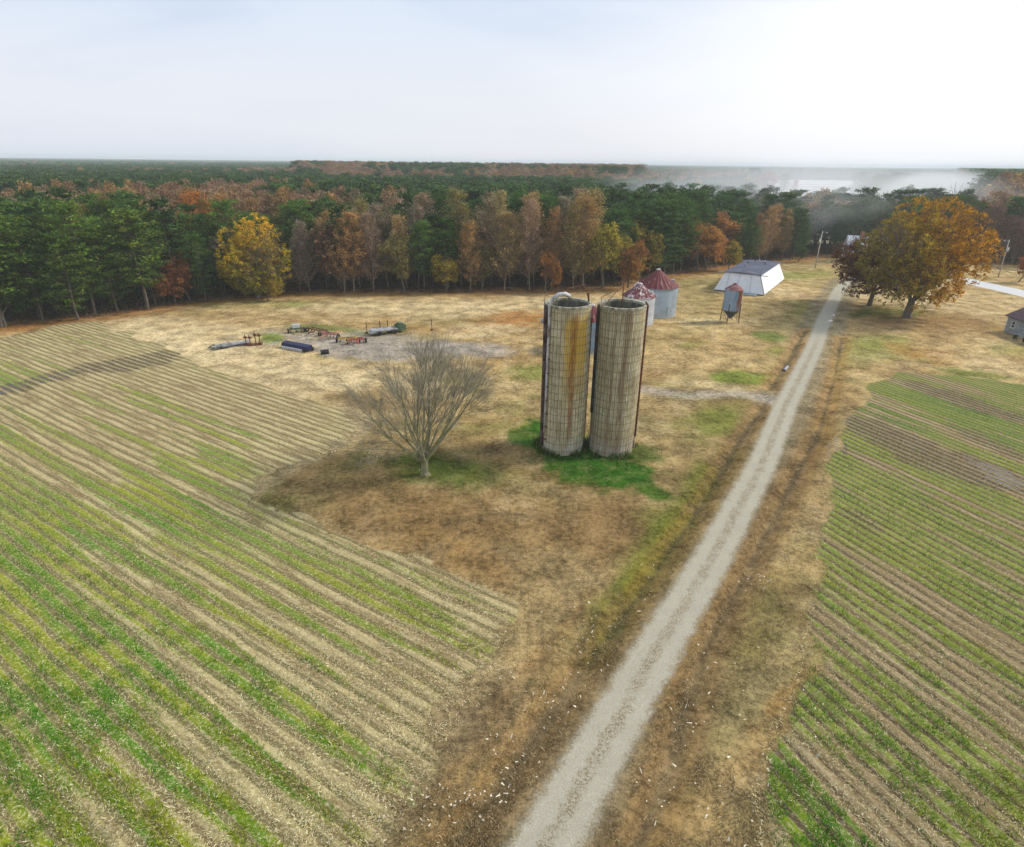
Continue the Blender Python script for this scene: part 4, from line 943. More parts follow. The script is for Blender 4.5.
def make_pair(kind, seed, inst=False, lod=0):
    """returns (trunk V,F), (crown V,F,col)"""
    if kind == 'pine':
        nb, q, size = ((80, 22, .5), (38, 12, .95), (17, 7, 1.9))[lod]
        segs, cl, rs = pine_geo(seed, nb, q, size)
        V, Fc, tn = clumps_to_quads(cl, rs, q, size, .5, .5)
        g = tn[:, None]*np.array([[1, 1, 1]]); col = g*np.where(rs.random(len(tn)//4).repeat(4)[:, None] < .12, [[1.9, 1.15, .8]], [[1, 1, 1]])
        return segs, V, Fc, col
    if kind == 'tan':
        rs = np.random.default_rng(seed); h = 18.0; segs = []; cl = []
        lean = rs.normal(0, .4, 2); tr = lambda z: np.array([lean[0]*z/h+.2*math.sin(z*.4+seed), lean[1]*z/h+.15*math.cos(z*.3), z])
        zs = np.linspace(0, h*.98, 9)
        for a, b_ in zip(zs[:-1], zs[1:]): segs.append((tr(a), tr(b_), .13*(1-a/h)+.02, .13*(1-b_/h)+.02))
        nb = (60, 30, 15)[lod]
        for i in range(nb):
            t_ = (i+rs.random())/nb; z = h*(.10+.86*t_); w = h*.17*(1-t_)**.5*rs.uniform(.55, 1.15)+.3
            a = i*2.4+rs.normal(0, .3); p = tr(z); e = p+np.array([math.cos(a)*w, math.sin(a)*w, w*rs.uniform(.8, 1.5)])
            e[2] = min(e[2], h*1.03); m_ = (p+e)/2+np.array([math.cos(a), math.sin(a), -.3])*.25*w*.4
            segs.append((p, m_, .055, .035)); segs.append((m_, e, .035, .012))
            if lod == 0:
                for _ in range(5):
                    u = rs.uniform(.3, 1); s0 = p*(1-u)+e*u; s1 = s0+rs.normal(0, .5, 3)+np.array([0, 0, .8]); segs.append((s0, s1, .018, .008))
            for u in (.35, .6, .85, 1.0): cl.append((p*(1-u)+e*u, .45+.55*rs.random()))
        q, size = ((22, .30), (13, .44), (5, 1.2))[lod]
        V, Fc, tn = clumps_to_quads(cl, rs, q, size, .1, 1.1, .55)
        return segs, V, Fc, tn[:, None]*np.array([[1, 1, 1]])
    if kind == 'round':
        rs = np.random.default_rng(seed); segs = []; tips = []
        branch(rs, segs, tips, np.array([0, 0, 0.]), np.array([0, 0, 1.]), 3.6, .28, 0, (4, 3, 2)[lod], 2, .62, .06)
        tips = np.array(tips); tips = tips*np.array([1, 1, 1]); mx = tips[:, 2].max(); sc_ = 12.0/mx
        segs = [(s[0]*sc_, s[1]*sc_, s[2]*sc_, s[3]*sc_) for s in segs if s[2] > .02 or rs.random() < .3]; tips = tips*sc_
        keep = rs.permutation(len(tips))[:(420, 160, 60)[lod]]
        cl = [(tips[i], .5+.45*rs.random()) for i in keep]+[(tips[i]*np.array([1, 1, .6]), .6) for i in keep[::3]]
        q, size = ((12, .42), (12, .55), (6, 1.5))[lod]
        V, Fc, tn = clumps_to_quads(cl, rs, q, size, .2, .8, .6)
        return segs, V, Fc, tn[:, None]*np.array([[1, 1, 1]])
PROTO = {}
def proto_meshes(kind, seed):
    key = (kind, seed)
    if key not in PROTO:
        segs, V, Fc, col = make_pair(kind, seed)
        tv, tf = segs2mesh(segs, 5)
        bark = M_BARKP if kind == 'tan' else M_BARK
        to = mk('trunk', tv, tf, bark, smooth=True, link=False); cr = mk('crown', V, Fc, M_LEAFO, col=col, link=False)
        PROTO[key] = (to.data, cr.data)
    return PROTO[key]
def place_tree(name, kind, seed, x, y, hgt, wide, rz, colr, label, group, cat='tree'):
    td_, cd = proto_meshes(kind, seed)
    root = empty(name, (x, y, 0), rz); H0 = {'pine': 18, 'tan': 18, 'round': 12}[kind]; s = hgt/H0
    root.scale = (s*wide, s*wide, s)
    tag(root, label, cat, group)
    t_ = bpy.data.objects.new('trunk', td_); C.objects.link(t_); t_.parent = root
    c_ = bpy.data.objects.new('crown', cd); C.objects.link(c_); c_.parent = root; c_.color = (*colr, 1)
    return root

# bare vase-shaped tree
rs = np.random.default_rng(5); segs = []; tips = []
bt = empty('bare_tree', (-8.1, 49.7, 0)); tag(bt, 'leafless vase-shaped tree standing alone left of the silos', 'tree')
tp = np.array([0, 0, 1.9]); segs.append((np.array([0, 0, -.1]), np.array([.02, 0, .5]), .46, .33)); segs.append((np.array([.02, 0, .5]), tp, .33, .36))
for i in range(5):
    a = i*1.26; segs.append((np.array([.55*math.cos(a), .55*math.sin(a), -.08]), np.array([.1*math.cos(a), .1*math.sin(a), .45]), .1, .2))
limbs = 18
for i in range(limbs):
    a = i*2.399+rs.normal(0, .2); th = (.04+.74*((i+.5)/limbs)**.7)
    d = np.array([math.cos(a)*math.sin(th), math.sin(a)*math.sin(th), math.cos(th)])
    L = (5.0-1.0*th)*rs.uniform(.9, 1.1); r = .15*rs.uniform(.7, 1.1)
    branch(rs, segs, tips, tp+np.array([math.cos(a)*.14, math.sin(a)*.14, rs.uniform(-.35, .1)]), d, L, r, 0, 4, 3, .38, -.006, .08, .006)
sg = np.array(tips); print('bare tree height', sg[:, 2].max(), 'width', np.ptp(sg[:, 0]), 'segs', len(segs))
hs = 14.4/sg[:, 2].max(); hv = np.array([hs*1.07, hs*1.07, hs]); segs = [(s[0]*hv, s[1]*hv, s[2], s[3]) for s in segs]
big = [s for s in segs if s[2] > .03]; small = [s for s in segs if s[2] <= .03]
V, Fc = segs2mesh(big, 7); mk('trunk', V, Fc, mat_plain('mossy_bark', (.27, .24, .15), .95, .4, 3, dirt=(.17, .18, .07), dirtcov=.5), bt, True)
V, Fc = segs2mesh(small, 3); mk('twigs', V, Fc, mat_plain('twig_bark', (.25, .23, .165), .95, .3, 3), bt, True)

def hero(name, label, cat, x, y, hgt, rx, seed, colfun, trunk_h, tr_r, q=16, size=.33, nclump=900, trunkmat=None, rz=0, low=.16, sq=1.0):
    """broad old tree: limbs plus a dome of leaf clumps with gaps"""
    rs = np.random.default_rng(seed); root = empty(name, (x, y, 0), rz); tag(root, label, cat)
    segs = []; tips = []
    segs.append((np.array([0, 0, -.2]), np.array([0, 0, .8]), tr_r*1.5, tr_r*1.05)); segs.append((np.array([0, 0, .8]), np.array([.1, 0, trunk_h]), tr_r*1.05, tr_r*.85))
    nl = 9
    for i in range(nl):
        a = i*2.4+rs.normal(0, .3); th = .25+.95*(i/nl)
        d = np.array([math.cos(a)*math.sin(th), math.sin(a)*math.sin(th), math.cos(th)])
        branch(rs, segs, tips, np.array([0.1, 0, trunk_h-rs.uniform(0, .8)]), d, (hgt*.36)*(1 if th < .8 else rx/hgt*1.15), tr_r*.36, 0, 3, 2, .5, .03, .12, .02)
    V, Fc = segs2mesh(segs, 6); mk('trunk', V, Fc, trunkmat or M_BARK, root, True)
    # clumps on lobes over an ellipsoid
    c0 = np.array([0, 0, hgt*(.5+low*.5)]); rz_ = hgt*(.5-low*.5)
    E = np.array([rx, rx*.95, rz_]); nlb = 30; lob = []
    for i in range(nlb):     # boughs: overlapping rounded masses of leaves spread over the crown
        zc_ = 1-2*(i+.5)/nlb; a = i*2.399+rs.normal(0, .2); rr_ = math.sqrt(1-zc_*zc_)
        v = np.array([rr_*math.cos(a), rr_*math.sin(a), zc_]); rad = rs.uniform(.52, .74)
        lob.append((v*rad, rs.uniform(.26, .40), rs.uniform(.8, 1.2)))
    cl = []; cols = []
    while len(cl) < nclump:
        c_, lr, lt = lob[int(rs.integers(0, nlb))] if rs.random() < .9 else (np.zeros(3), .6, 1.0)
        v = rs.normal(0, 1, 3); v /= np.linalg.norm(v)
        w_ = c_+v*lr*rs.uniform(.55, 1.0)**.5
        p = c0+w_*E
        if p[2] < .9: continue
        nn = float(vn(np.array([p[0]*.8+50]), np.array([p[1]*.8+p[2]*.7]), seed)[0])
        if nn < .27: continue
        cl.append((p, .28+.42*rs.random())); cols.append(colfun(p, rs)*lt)
    V, Fc, tn = clumps_to_quads(cl, rs, q, size, .2, .75, .65)
    cc = np.repeat(np.array(cols), q*4, 0)*(.8+.2*tn)[:, None]
    mk('crown', V, Fc, M_LEAFH, root, col=cc)
    return root
def oakcol(p, rs):
    t_ = (p[0]*.95+p[2]*.25-p[1]*.1)/9+.15+rs.normal(0, .28)
    ol, ye, og = np.array([.26, .21, .03]), np.array([.44, .31, .03]), np.array([.52, .27, .022])
    return ol if t_ < -.1 else (ye if t_ < .45 else og)
def marcol(p, rs):
    return (np.array([.16, .06, .03]) if rs.random() < .7 else np.array([.20, .115, .03]))*rs.uniform(.8, 1.2) if p[0] < 4 else np.array([.24, .18, .03])
def yelcol(p, rs):
    t_ = p[2]/16+rs.normal(0, .2)
    return np.array([.30, .27, .03]) if t_ < .45 else (np.array([.50, .36, .03]) if t_ < .8 else np.array([.62, .38, .03]))
hero('oak_tree', 'large broad tree with orange and olive leaves in front beside the gravel drive', 'tree', 77.0, 116.3, 23.0, 11.8, 31, oakcol, 3.2, .7, nclump=3500, size=.36, low=.05)
hero('oak_tree', 'dark maroon-leaved tree overhanging the end of the drive', 'tree', 75.2, 126.5, 15.5, 10.4, 32, marcol, 2.8, .45, nclump=2300, size=.34, low=.1)
hero('maple_tree', 'broad golden yellow tree bulging out of the forest edge', 'tree', -54.5, 128.0, 16.5, 8.2, 33, yelcol, 1.5, .4, nclump=2300, size=.36, low=-.04)
place_tree('maple_tree', 'round', 3, 131, 158, 6.5, 1.0, .3, (.27, .085, .025), 'small rust-red tree across the paved road at the right edge', None)

# ------------------------------------------------------------------ forest: individual trees of the edge and first ranks
eP = np.array(EDGE); 
def edge_at(s):
    L = 0
    for (a, b_) in zip(EDGE[:-1], EDGE[1:]):
        l = math.hypot(b_[0]-a[0], b_[1]-a[1])
        if s <= L+l:
            t_ = (s-L)/l; n_ = (-(b_[1]-a[1])/l, (b_[0]-a[0])/l)
            return a[0]+(b_[0]-a[0])*t_, a[1]+(b_[1]-a[1])*t_, n_
        L += l
    return None
PG = (.068, .135, .024); PG2 = (.050, .105, .024)
ZONES = [  # columns of the photograph: kind, colour, height, wide
 (-80, 160, 'pine', (.078, .140, .020), 17.5, 1.1, 'green pine'), (160, 182, 'round', (.20, .085, .03), 9, .9, 'rusty small tree'), (182, 206, 'pine', PG, 16, 1, 'green pine'),
 (284, 312, 'slim', (.33, .28, .20), 15.5, .9, 'pale thin bare tree'), (312, 345, 'tan', (.17, .14, .075), 13, 1, 'dull brown tree'),
 (345, 384, 'tan', (.29, .215, .065), 17, 1.15, 'olive tan tree'), (384, 424, 'tan', (.38, .225, .075), 18.5, 1.2, 'orange tan tree'), (424, 458, 'pine', PG, 14.5, 1, 'green pine'),
 (458, 595, 'tan', (.39, .275, .13), 18.6, 1.15, 'tall tan tree'), (595, 640, 'round', (.27, .21, .035), 13.5, .95, 'olive yellow tree'), (640, 692, 'pine', PG2, 17.5, 1.05, 'dark green pine'),
 (692, 736, 'round', (.32, .17, .04), 13.5, .95, 'orange brown tree'), (736, 750, 'pine', PG2, 12, 1, 'dark green pine'), (750, 786, 'tan', (.36, .23, .09), 14.5, 1.2, 'orange tan tree'), (786, 812, 'pine', (.05, .10, .03), 13, 1.1, 'bright green pine'),
 (812, 955, 'pine', PG2, 16, 1.1, 'dark green pine'), (955, 1100, 'tan', (.15, .075, .055), 15, 1.3, 'reddish brown bare tree')]
cnt = {}; ntree = 0; placed = []
ORD = ['first', 'second', 'third', 'fourth', 'fifth', 'sixth', 'seventh', 'eighth', 'ninth', 'tenth', 'eleventh', 'twelfth', 'thirteenth', 'fourteenth', 'fifteenth', 'sixteenth', 'seventeenth', 'eighteenth', 'nineteenth', 'twentieth', 'twenty-first', 'twenty-second', 'twenty-third', 'twenty-fourth', 'twenty-fifth', 'twenty-sixth', 'twenty-seventh', 'twenty-eighth', 'twenty-ninth', 'thirtieth'] 
NAME = {'pine': 'pine_tree', 'tan': 'sweetgum_tree', 'round': 'maple_tree', 'slim': 'bare_sapling'}
def mark(x, y):
    c = float(colrow(x, y)[0])
    for lim, s in ((205, 'left of the yellow tree'), (312, 'around the yellow tree'), (460, 'above the bare tree'), (600, 'left of the silo tops'), (690, 'behind the grain bins'), (800, 'behind the white building'), (870, 'behind the lamp pole')):
        if c < lim: return s
    return 'right of the orange tree'
rt = random.Random(21)
s = 150.0; specs = []
while s < 900:
    e = edge_at(s)
    if e is None: break
    x, y, n_ = e; c = float(colrow(x, y)[0])
    if -60 < c < 1085:
        for rank in range(5):
            off = (0.5, 6.0, 12.5, 19.5, 27)[rank]+rt.uniform(-1.6, 1.6); sj = rt.uniform(-1.6, 1.6)
            tx, ty = x+n_[0]*off+n_[1]*sj, y+n_[1]*off-n_[0]*sj
            specs.append((rank, tx, ty, float(colrow(tx, ty)[0])))
    s += 4.7
specs.sort(key=lambda q: (q[0], q[3]))
for rank, tx, ty, c in specs:
    if ntree >= 288: break
    if np.hypot(tx+54.5, ty-128) < 7.5 or (92 < tx < 118 and 180 < ty < 200): continue
    zn = next((z_ for z_ in ZONES if z_[0] <= c < z_[1]), None)
    if rank == 0:
        if zn is None: continue
        kind, colr, hh_, wd, words_ = zn[2:]
        if 812 < c < 835 and rt.random() < .5: continue
    elif rank == 1 and zn is not None and zn[2] in ('tan', 'pine'):
        kind, colr, hh_, wd, words_ = zn[2:]; hh_ += .8
    else:
        r0 = rt.random()
        if c < 330: kind, colr, hh_, wd, words_ = ('pine', PG, 17.5, 1.1, 'green pine') if r0 < .92 else ('tan', (.33, .17, .06), 18, 1.2, 'orange leaved tree')
        elif c < 600: kind, colr, hh_, wd, words_ = ('pine', PG2, 17.5, 1.05, 'dark green pine') if r0 < .65 or rank > 2 else ('tan', (.36, .24, .13), 20, 1.1, 'tall tan tree')
        elif c < 950: kind, colr, hh_, wd, words_ = ('pine', PG2, 16.5, 1.1, 'dark green pine') if r0 < .8 else ('tan', (.24, .14, .07), 15.5, 1.1, 'orange tan tree')
        else: kind, colr, hh_, wd, words_ = ('tan', (.16, .085, .06), 15.5, 1.2, 'reddish brown bare tree') if r0 < .5 else ('pine', PG2, 18, 1.1, 'dark green pine')
    if kind == 'tan' and 312 < c < 600 and rank < 3:
        r1 = rt.random(); v_ = rt.choice(((.36, .26, .10), (.30, .22, .12), (.38, .22, .07), (.27, .215, .07), (.22, .17, .11), (.40, .29, .14))); colr = v_
        if rank == 0 and r1 < .22: kind, hh_, wd, words_ = 'round', rt.uniform(9, 14), .8, 'rounded olive brown tree'; colr = rt.choice(((.22, .17, .045), (.26, .15, .04), (.17, .15, .05)))
        elif r1 > .86: kind, colr, hh_, wd, words_ = 'pine', PG2, 16, .95, 'dark green pine'
    if 165 < c < 212 and rank in (2, 3): kind, colr, hh_, wd, words_ = 'tan', (.38, .15, .03), 19, 1.2, 'bright orange tree'
    j = rt.uniform(.82, 1.2); colr = tuple(v*j*rt.uniform(.93, 1.07) for v in colr)
    if kind == 'slim': kk, seed, colr2 = 'tan', rt.choice((11, 12, 13)), tuple(v*.8 for v in colr)
    else: kk, seed, colr2 = kind, {'pine': rt.choice((1, 2, 3, 4)), 'tan': rt.choice((11, 12, 13, 14)), 'round': rt.choice((1, 2, 3))}[kind], colr
    mk_ = mark(tx, ty)
    if rank == 0:
        key = (words_, mk_); cnt[key] = cnt.get(key, 0)+1
        lab = f'{ORD[min(cnt[key]-1, 29)]} {words_} from the left on the forest edge {mk_}' if len(words_.split())+len(mk_.split()) < 8 else f'{ORD[min(cnt[key]-1, 29)]} {words_} of the edge {mk_}'; grp = f'{words_}s along the forest edge'
    else:
        where = 'second rank' if rank == 1 else 'inner ranks'
        lab = f'{words_} in the {where} of the forest {mk_}'; grp = f'{words_}s in the {where} {mk_}'
    place_tree(NAME[kind], kk, seed, tx, ty, hh_*rt.uniform(.78, 1.12), wd*rt.uniform(.85, 1.3), rt.uniform(0, 6.28), colr2, lab, grp)
    placed.append((tx, ty)); ntree += 1
# little trees in front of the edge
for (px, py, hh_, wd, colr, lab) in ((446, 293, 8.5, 1.0, (.26, .20, .025), 'small round yellow tree in front of the dark pine above the bare tree'), (545, 294, 9.0, .8, (.28, .13, .03), 'small orange tree in front of the tall tan trees left of the silo'), (728, 271, 8.0, .95, (.27, .21, .03), 'small yellow tree at the forest edge behind the white building'),
                                     (268, 301, 5.5, 1.1, (.30, .22, .03), 'low golden shrub tree at the right foot of the broad yellow tree'), (190, 303, 7, .9, (.21, .08, .03), 'low rust-coloured tree left of the broad yellow tree'), (628, 288, 11, .85, (.27, .13, .035), 'orange brown tree at the forest edge above the big bin'), (798, 262, 5.0, 1.2, (.06, .10, .025), 'low green bush tree at the right rear of the white building'),
                                     (6, 326, 9, 1.2, (.055, .10, .02), 'dark green broad bush tree at the left end of the forest edge')):
    q = P(px, py); place_tree('small_tree', 'round', rt.choice((1, 2, 3)), q[0], q[1], hh_, wd, rt.uniform(0, 6), colr, lab, None)
q = P(990, 335); 
for i, (px, py) in enumerate(((1016, 341), (1022, 344))):
    q = P(px, py); place_tree('shrub', 'round', 2+i % 2, q[0], q[1], 1.1, 1.1, i, (.05, .07, .035), ('dark low shrub', 'second dark low shrub, nearer the picture edge,')[i]+' at the foot of the grey house', None, 'shrub')
print('individual trees', ntree)

# undergrowth along the edge
ux, uy, uz = [], [], []
s = 150.0; ur_ = np.random.default_rng(44)
pts = []
while s < 900:
    e = edge_at(s)
    if e is None: break
    x, y, n_ = e
    for _ in range(5):
        off = ur_.uniform(-1.2, 12); sz = ur_.uniform(.7, 2.3)*(.6 if off < 0 else 1)*(1+max(0, off)*.14*ur_.random())
        pts.append((np.array([x+n_[0]*off+ur_.normal(0, .5), y+n_[1]*off, sz*.45*(1+1.6*ur_.random()*(off > 2))]), sz*.72))
    s += .8
cc = np.array([[.15, .075, .045], [.13, .09, .05], [.19, .09, .04], [.09, .09, .03], [.21, .15, .08], [.10, .075, .05]])[ur_.integers(0, 6, len(pts))]
V, Fc, tn = clumps_to_quads(pts, ur_, 26, .34, .2, .9)
V[:, 2] = np.maximum(V[:, 2], .02)
tag(mk('undergrowth', V, Fc, M_LEAFH, col=np.repeat(cc, 26*4, 0)*tn[:, None]), 'tangled reddish brown brush along the foot of the forest edge', 'undergrowth', kind='stuff')

# ------------------------------------------------------------------ the rest of the forest: one mass, instanced
fcol = bpy.data.collections.new('forest_kinds')       # not linked to the scene: only a source of shapes
def fproto(i, kind, seed, lod):
    segs, V, Fc, col = make_pair(kind, seed, lod=lod)
    segs = [s_ for s_ in segs if s_[2] > (.05 if lod else .02)]
    tv, tf = segs2mesh(segs, 4)
    n1_ = len(tv); Va = np.concatenate([tv, V]); Fa = np.concatenate([tf, Fc+n1_]); ca = np.concatenate([np.ones((n1_, 3)), col])
    o = mk(f'k{i:02d}', Va, Fa, None, col=ca, mats=[M_BARK, M_LEAFI], midx=[0]*len(tf)+[1]*len(Fc), link=False)
    fcol.objects.link(o)
KN = [('pine', 1, 1), ('pine', 2, 1), ('pine', 3, 1), ('tan', 11, 1), ('tan', 12, 1), ('round', 1, 1), ('pine', 4, 2), ('pine', 5, 2), ('tan', 13, 2), ('round', 2, 2)]
for i, k_ in enumerate(KN): fproto(i, *k_)
fr = np.random.default_rng(77)
PX, PY, KI, TI, SC = [], [], [], [], []
def add_band(d0, d1, per, lod2, sw):
    az0, az1 = math.atan2(-560, 545), math.atan2(620, 545)
    az0, az1 = math.radians(-52), math.radians(54)
    area = .5*(d1**2-d0**2)*(az1-az0); n = int(area/per)
    r = np.sqrt(fr.uniform(d0**2, d1**2, n)); a = fr.uniform(az0, az1, n)
    x, y = r*np.sin(a), r*np.cos(a)
    ed_, es_, _ = seg_dist(x, y, EDGE)
    c = colrow(x, np.maximum(y, 5), 0)[0]
    ok = (es_ < 0) & (ed_ > 1.0) & (y > 20)
    if d0 < 400:
        pp = np.array(placed)
        near_ = ed_ < 32
        dm = np.full(len(x), 99.); ix = np.where(near_)[0]
        for k0 in range(0, len(ix), 2000):
            j = ix[k0:k0+2000]; dm[j] = np.hypot(x[j, None]-pp[None, :, 0], y[j, None]-pp[None, :, 1]).min(1)
        ok &= dm > 3.2
        ok &= ~((x > 92) & (x < 118) & (y > 180) & (y < 200))
    # open cotton and stubble fields to the right
    wn = fbm(x*.01, y*.01, 500, 2)
    cr = c+(wn-.5)*26
    clear = (cr > 748) & (cr < 962) & (y > 238+30*(wn-.5)) & (y < 1350)
    clear &= ~((cr > 868) & (cr < 940) & (y > 470) & (y < 560))          # dark wood standing in the field
    ok &= ~clear
    x, y, c = x[ok], y[ok], c[ok]; n = len(x)
    pn = fbm(x*.012, y*.012, 510, 3)+fr.normal(0, .045, n); pn2 = fbm(x*.004+3, y*.006, 520, 3)
    tanm = pn > .645
    tanm |= (c > 330) & (c < 640) & (y > 400) & (y < 900) & (pn > .40)
    tanm |= (c > 60) & (c < 330) & (y > 300) & (y < 420) & (pn > .57)
    tanm |= (c > 960) & (y < 290) & (pn > .42)
    tanm |= (c > 600) & (c < 745) & (y > 420) & (y < 800) & (pn > .44)
    kd = np.where(tanm, np.where(fr.random(n) < .7, 3+fr.integers(0, 2, n), 5), fr.integers(0, 3, n)) if not lod2 else np.where(tanm, np.where(fr.random(n) < .6, 8, 9), 6+fr.integers(0, 2, n))
    j = fr.uniform(.75, 1.25, (n, 1))
    pine = np.array([[.062, .125, .036]])*j; tc = np.array([[.34, .225, .13], [.38, .23, .085], [.28, .20, .12], [.30, .175, .10]])[fr.integers(0, 4, n)]*j
    col = np.where(tanm[:, None], tc, pine)
    h = fr.uniform(.82, 1.12, n); h = h*np.where(tanm, 1.05, 1.0)
    h = h*(1+.28*ss(380, 520, y)*(1-ss(900, 1300, y))*((c > 300) & (c < 640)))     # taller old trees
    h = h*np.where((c > 958) & (y > 260), 1.25, 1.0)
    h = np.where(kd == 5, h*1.35, h); h = np.where(kd == 9, h*1.35, h)
    PX.append(x); PY.append(y); KI.append(kd); TI.append(col); SC.append(np.stack([h*sw, h*sw, h], 1))
add_band(60, 330, 26, False, 1.1); add_band(330, 800, 42, False, 1.35); add_band(800, 1900, 110, True, 2.0); add_band(1900, 4600, 420, True, 3.4); add_band(4600, 8400, 1500, True, 6.5)
PX, PY, KI, TI, SC = map(np.concatenate, (PX, PY, KI, TI, SC)); n = len(PX); print('forest instances', n)
me = bpy.data.meshes.new('forest'); me.vertices.add(n); me.vertices.foreach_set('co', np.stack([PX, PY, np.zeros(n)], 1).astype(np.float32).ravel())
a = me.attributes.new('kindidx', 'INT', 'POINT'); a.data.foreach_set('value', KI.astype(np.int32))
a = me.attributes.new('tint', 'FLOAT_COLOR', 'POINT'); a.data.foreach_set('color', np.concatenate([TI, np.ones((n, 1))], 1).astype(np.float32).ravel())
a = me.attributes.new('size', 'FLOAT_VECTOR', 'POINT'); a.data.foreach_set('vector', SC.astype(np.float32).ravel())
a = me.attributes.new('turn', 'FLOAT_VECTOR', 'POINT'); tv = np.zeros((n, 3), np.float32); tv[:, 2] = fr.random(n)*6.28; a.data.foreach_set('vector', tv.ravel())
fo_ = bpy.data.objects.new('forest', me); C.objects.link(fo_)
tag(fo_, 'mixed green pine and brown autumn forest stretching to the horizon', 'forest', kind='stuff')
ng = bpy.data.node_groups.new('forest_instances', 'GeometryNodeTree')
ng.interface.new_socket('Geometry', in_out='INPUT', socket_type='NodeSocketGeometry'); ng.interface.new_socket('Geometry', in_out='OUTPUT', socket_type='NodeSocketGeometry')
gi = ng.nodes.new('NodeGroupInput'); go = ng.nodes.new('NodeGroupOutput')
ci = ng.nodes.new('GeometryNodeCollectionInfo'); ci.inputs['Collection'].default_value = fcol; ci.inputs['Separate Children'].default_value = True; ci.inputs['Reset Children'].default_value = True
ip = ng.nodes.new('GeometryNodeInstanceOnPoints'); ip.inputs['Pick Instance'].default_value = True
m2p = ng.nodes.new('GeometryNodeMeshToPoints')
def named(nm, typ):
    nd = ng.nodes.new('GeometryNodeInputNamedAttribute'); nd.data_type = typ; nd.inputs['Name'].default_value = nm
    return nd.outputs['Attribute']
L_ = ng.links.new
L_(gi.outputs[0], m2p.inputs['Mesh']); L_(m2p.outputs[0], ip.inputs['Points']); L_(ci.outputs[0], ip.inputs['Instance'])
L_(named('kindidx', 'INT'), ip.inputs['Instance Index']); L_(named('size', 'FLOAT_VECTOR'), ip.inputs['Scale'])
e2r = ng.nodes.new('FunctionNodeEulerToRotation'); L_(named('turn', 'FLOAT_VECTOR'), e2r.inputs[0]); L_(e2r.outputs[0], ip.inputs['Rotation'])
L_(ip.outputs[0], go.inputs[0])
md = fo_.modifiers.new('instances', 'NODES'); md.node_group = ng

# ------------------------------------------------------------------ far open fields
def far_field(name, x0, x1, y0, y1, z, stripes, label):
    m = newmat(name+'_soil'); t = NT(m.node_tree); p = t.n('ShaderNodeTexCoord').outputs['Object']
    sp = t.n('ShaderNodeSeparateXYZ', {0: p}); nn = t.noise(t.n('ShaderNodeMapping', {0: p, 3: (.02, .08, 1)}).outputs[0], 1.2, 4, .6)
    if stripes:
        w = t.m('SINE', t.m('ADD', t.m('MULTIPLY', sp.outputs[1], 2*PI/115), t.m('MULTIPLY', nn, 5.0)))
        c = t.mix(t.ss(w, .45, .75), (.78, .76, .80), (.32, .20, .17))
    else: c = t.mix(t.ss(nn, .35, .65), (.50, .42, .29), (.36, .32, .17))
    t.out(t.bsdf(c, .9, .1))
    k_ = y1/y0; V = [(x0, y0, z), (x1, y0, z), (x1*k_, y1, z), (x0*k_, y1, z)]
    tag(mk(name, V, [(0, 1, 2, 3)], m), label, 'field', kind='structure')
far_field('cotton_field', 165, 372, 455, 1330, .25, True, 'white cotton field with brown bands beyond the smoky woods')
far_field('stubble_field', 85, 210, 236, 452, .12, False, 'pale stubble field beyond the orange tree')
# trees standing in the far fields
for i, (px, yy, hh_, kind, colr, lab) in enumerate(((748, 640, 24, 'pine', (.04, .07, .03), 'tall dark pine left of the red tree by the cotton field'), (764, 620, 21, 'round', (.26, .05, .03), 'dark red tree at the left end of the cotton field'), (780, 640, 19, 'pine', (.05, .07, .03), 'small dark pine right of the red tree by the cotton field'), (790, 600, 15, 'tan', (.22, .12, .08), 'brown leafless tree in front of the cotton field'),
                                             (853, 560, 22, 'pine', (.045, .065, .035), 'lone tall pine standing in the middle of the cotton field'), (872, 520, 21, 'pine', (.045, .07, .035), 'left pine of the smoky clump in the far field'), (884, 510, 22, 'pine', (.045, .07, .035), 'second pine of the smoky clump in the far field'), (898, 515, 22, 'pine', (.045, .07, .035), 'third pine of the smoky clump in the far field'), (912, 520, 21, 'pine', (.045, .07, .035), 'fourth pine of the smoky clump in the far field'),
                                             (868, 330, 13, 'pine', (.045, .075, .035), 'left of two pines above the farmhouse roof'), (878, 325, 12, 'pine', (.045, .075, .035), 'right of two pines above the farmhouse roof'))):
    xx = (px-512)/F*(yy*math.cos(PITCH)+H*math.sin(PITCH))
    place_tree(NAME[kind], kind, {'pine': 1+i % 4, 'tan': 11, 'round': 1}[kind], xx, yy, hh_, 1.7 if yy > 400 else 1.3, i*1.1, colr, lab, None)

# ------------------------------------------------------------------ smoke and haze
def mat_smoke(dens, cover):
    m = newmat('smoke'); t = NT(m.node_tree); p = t.n('ShaderNodeTexCoord').outputs['Object']
    n = t.noise(p, 1.6, 3, .6, .6)
    r = t.vm('DOT_PRODUCT', p, p); fall = t.ss(r, 1.0, .1)
    d = t.m('MULTIPLY', t.m('MULTIPLY', t.ss(n, cover, cover+.35), fall), dens)
    v = t.n('ShaderNodeVolumePrincipled', {'Color': (.98, .99, 1, 1), 'Density': d, 'Anisotropy': 0.0}).outputs[0]
    t.out(None, v); return m
def smoke(loc, scl, dens, cover, label, rz=0):
    b = MB(); k = 24; b.lathe([(max(.001, math.sin(q*PI/12)), -math.cos(q*PI/12)) for q in range(13)], k)
    o = b.build('smoke', mat_smoke(dens, cover), None, True); o.location = loc; o.scale = scl; o.rotation_euler = (0, 0, rz)
    tag(o, label, 'smoke', kind='stuff'); return o
smoke((108, 248, 17), (88, 34, 15), .03, .22, 'thin bluish smoke drifting over the woods behind the white building', -.15)
smoke((96, 208, 13), (36, 12, 10), .03, .32, 'thin veil of smoke in front of the dark pines left of the farmhouse', -.1)
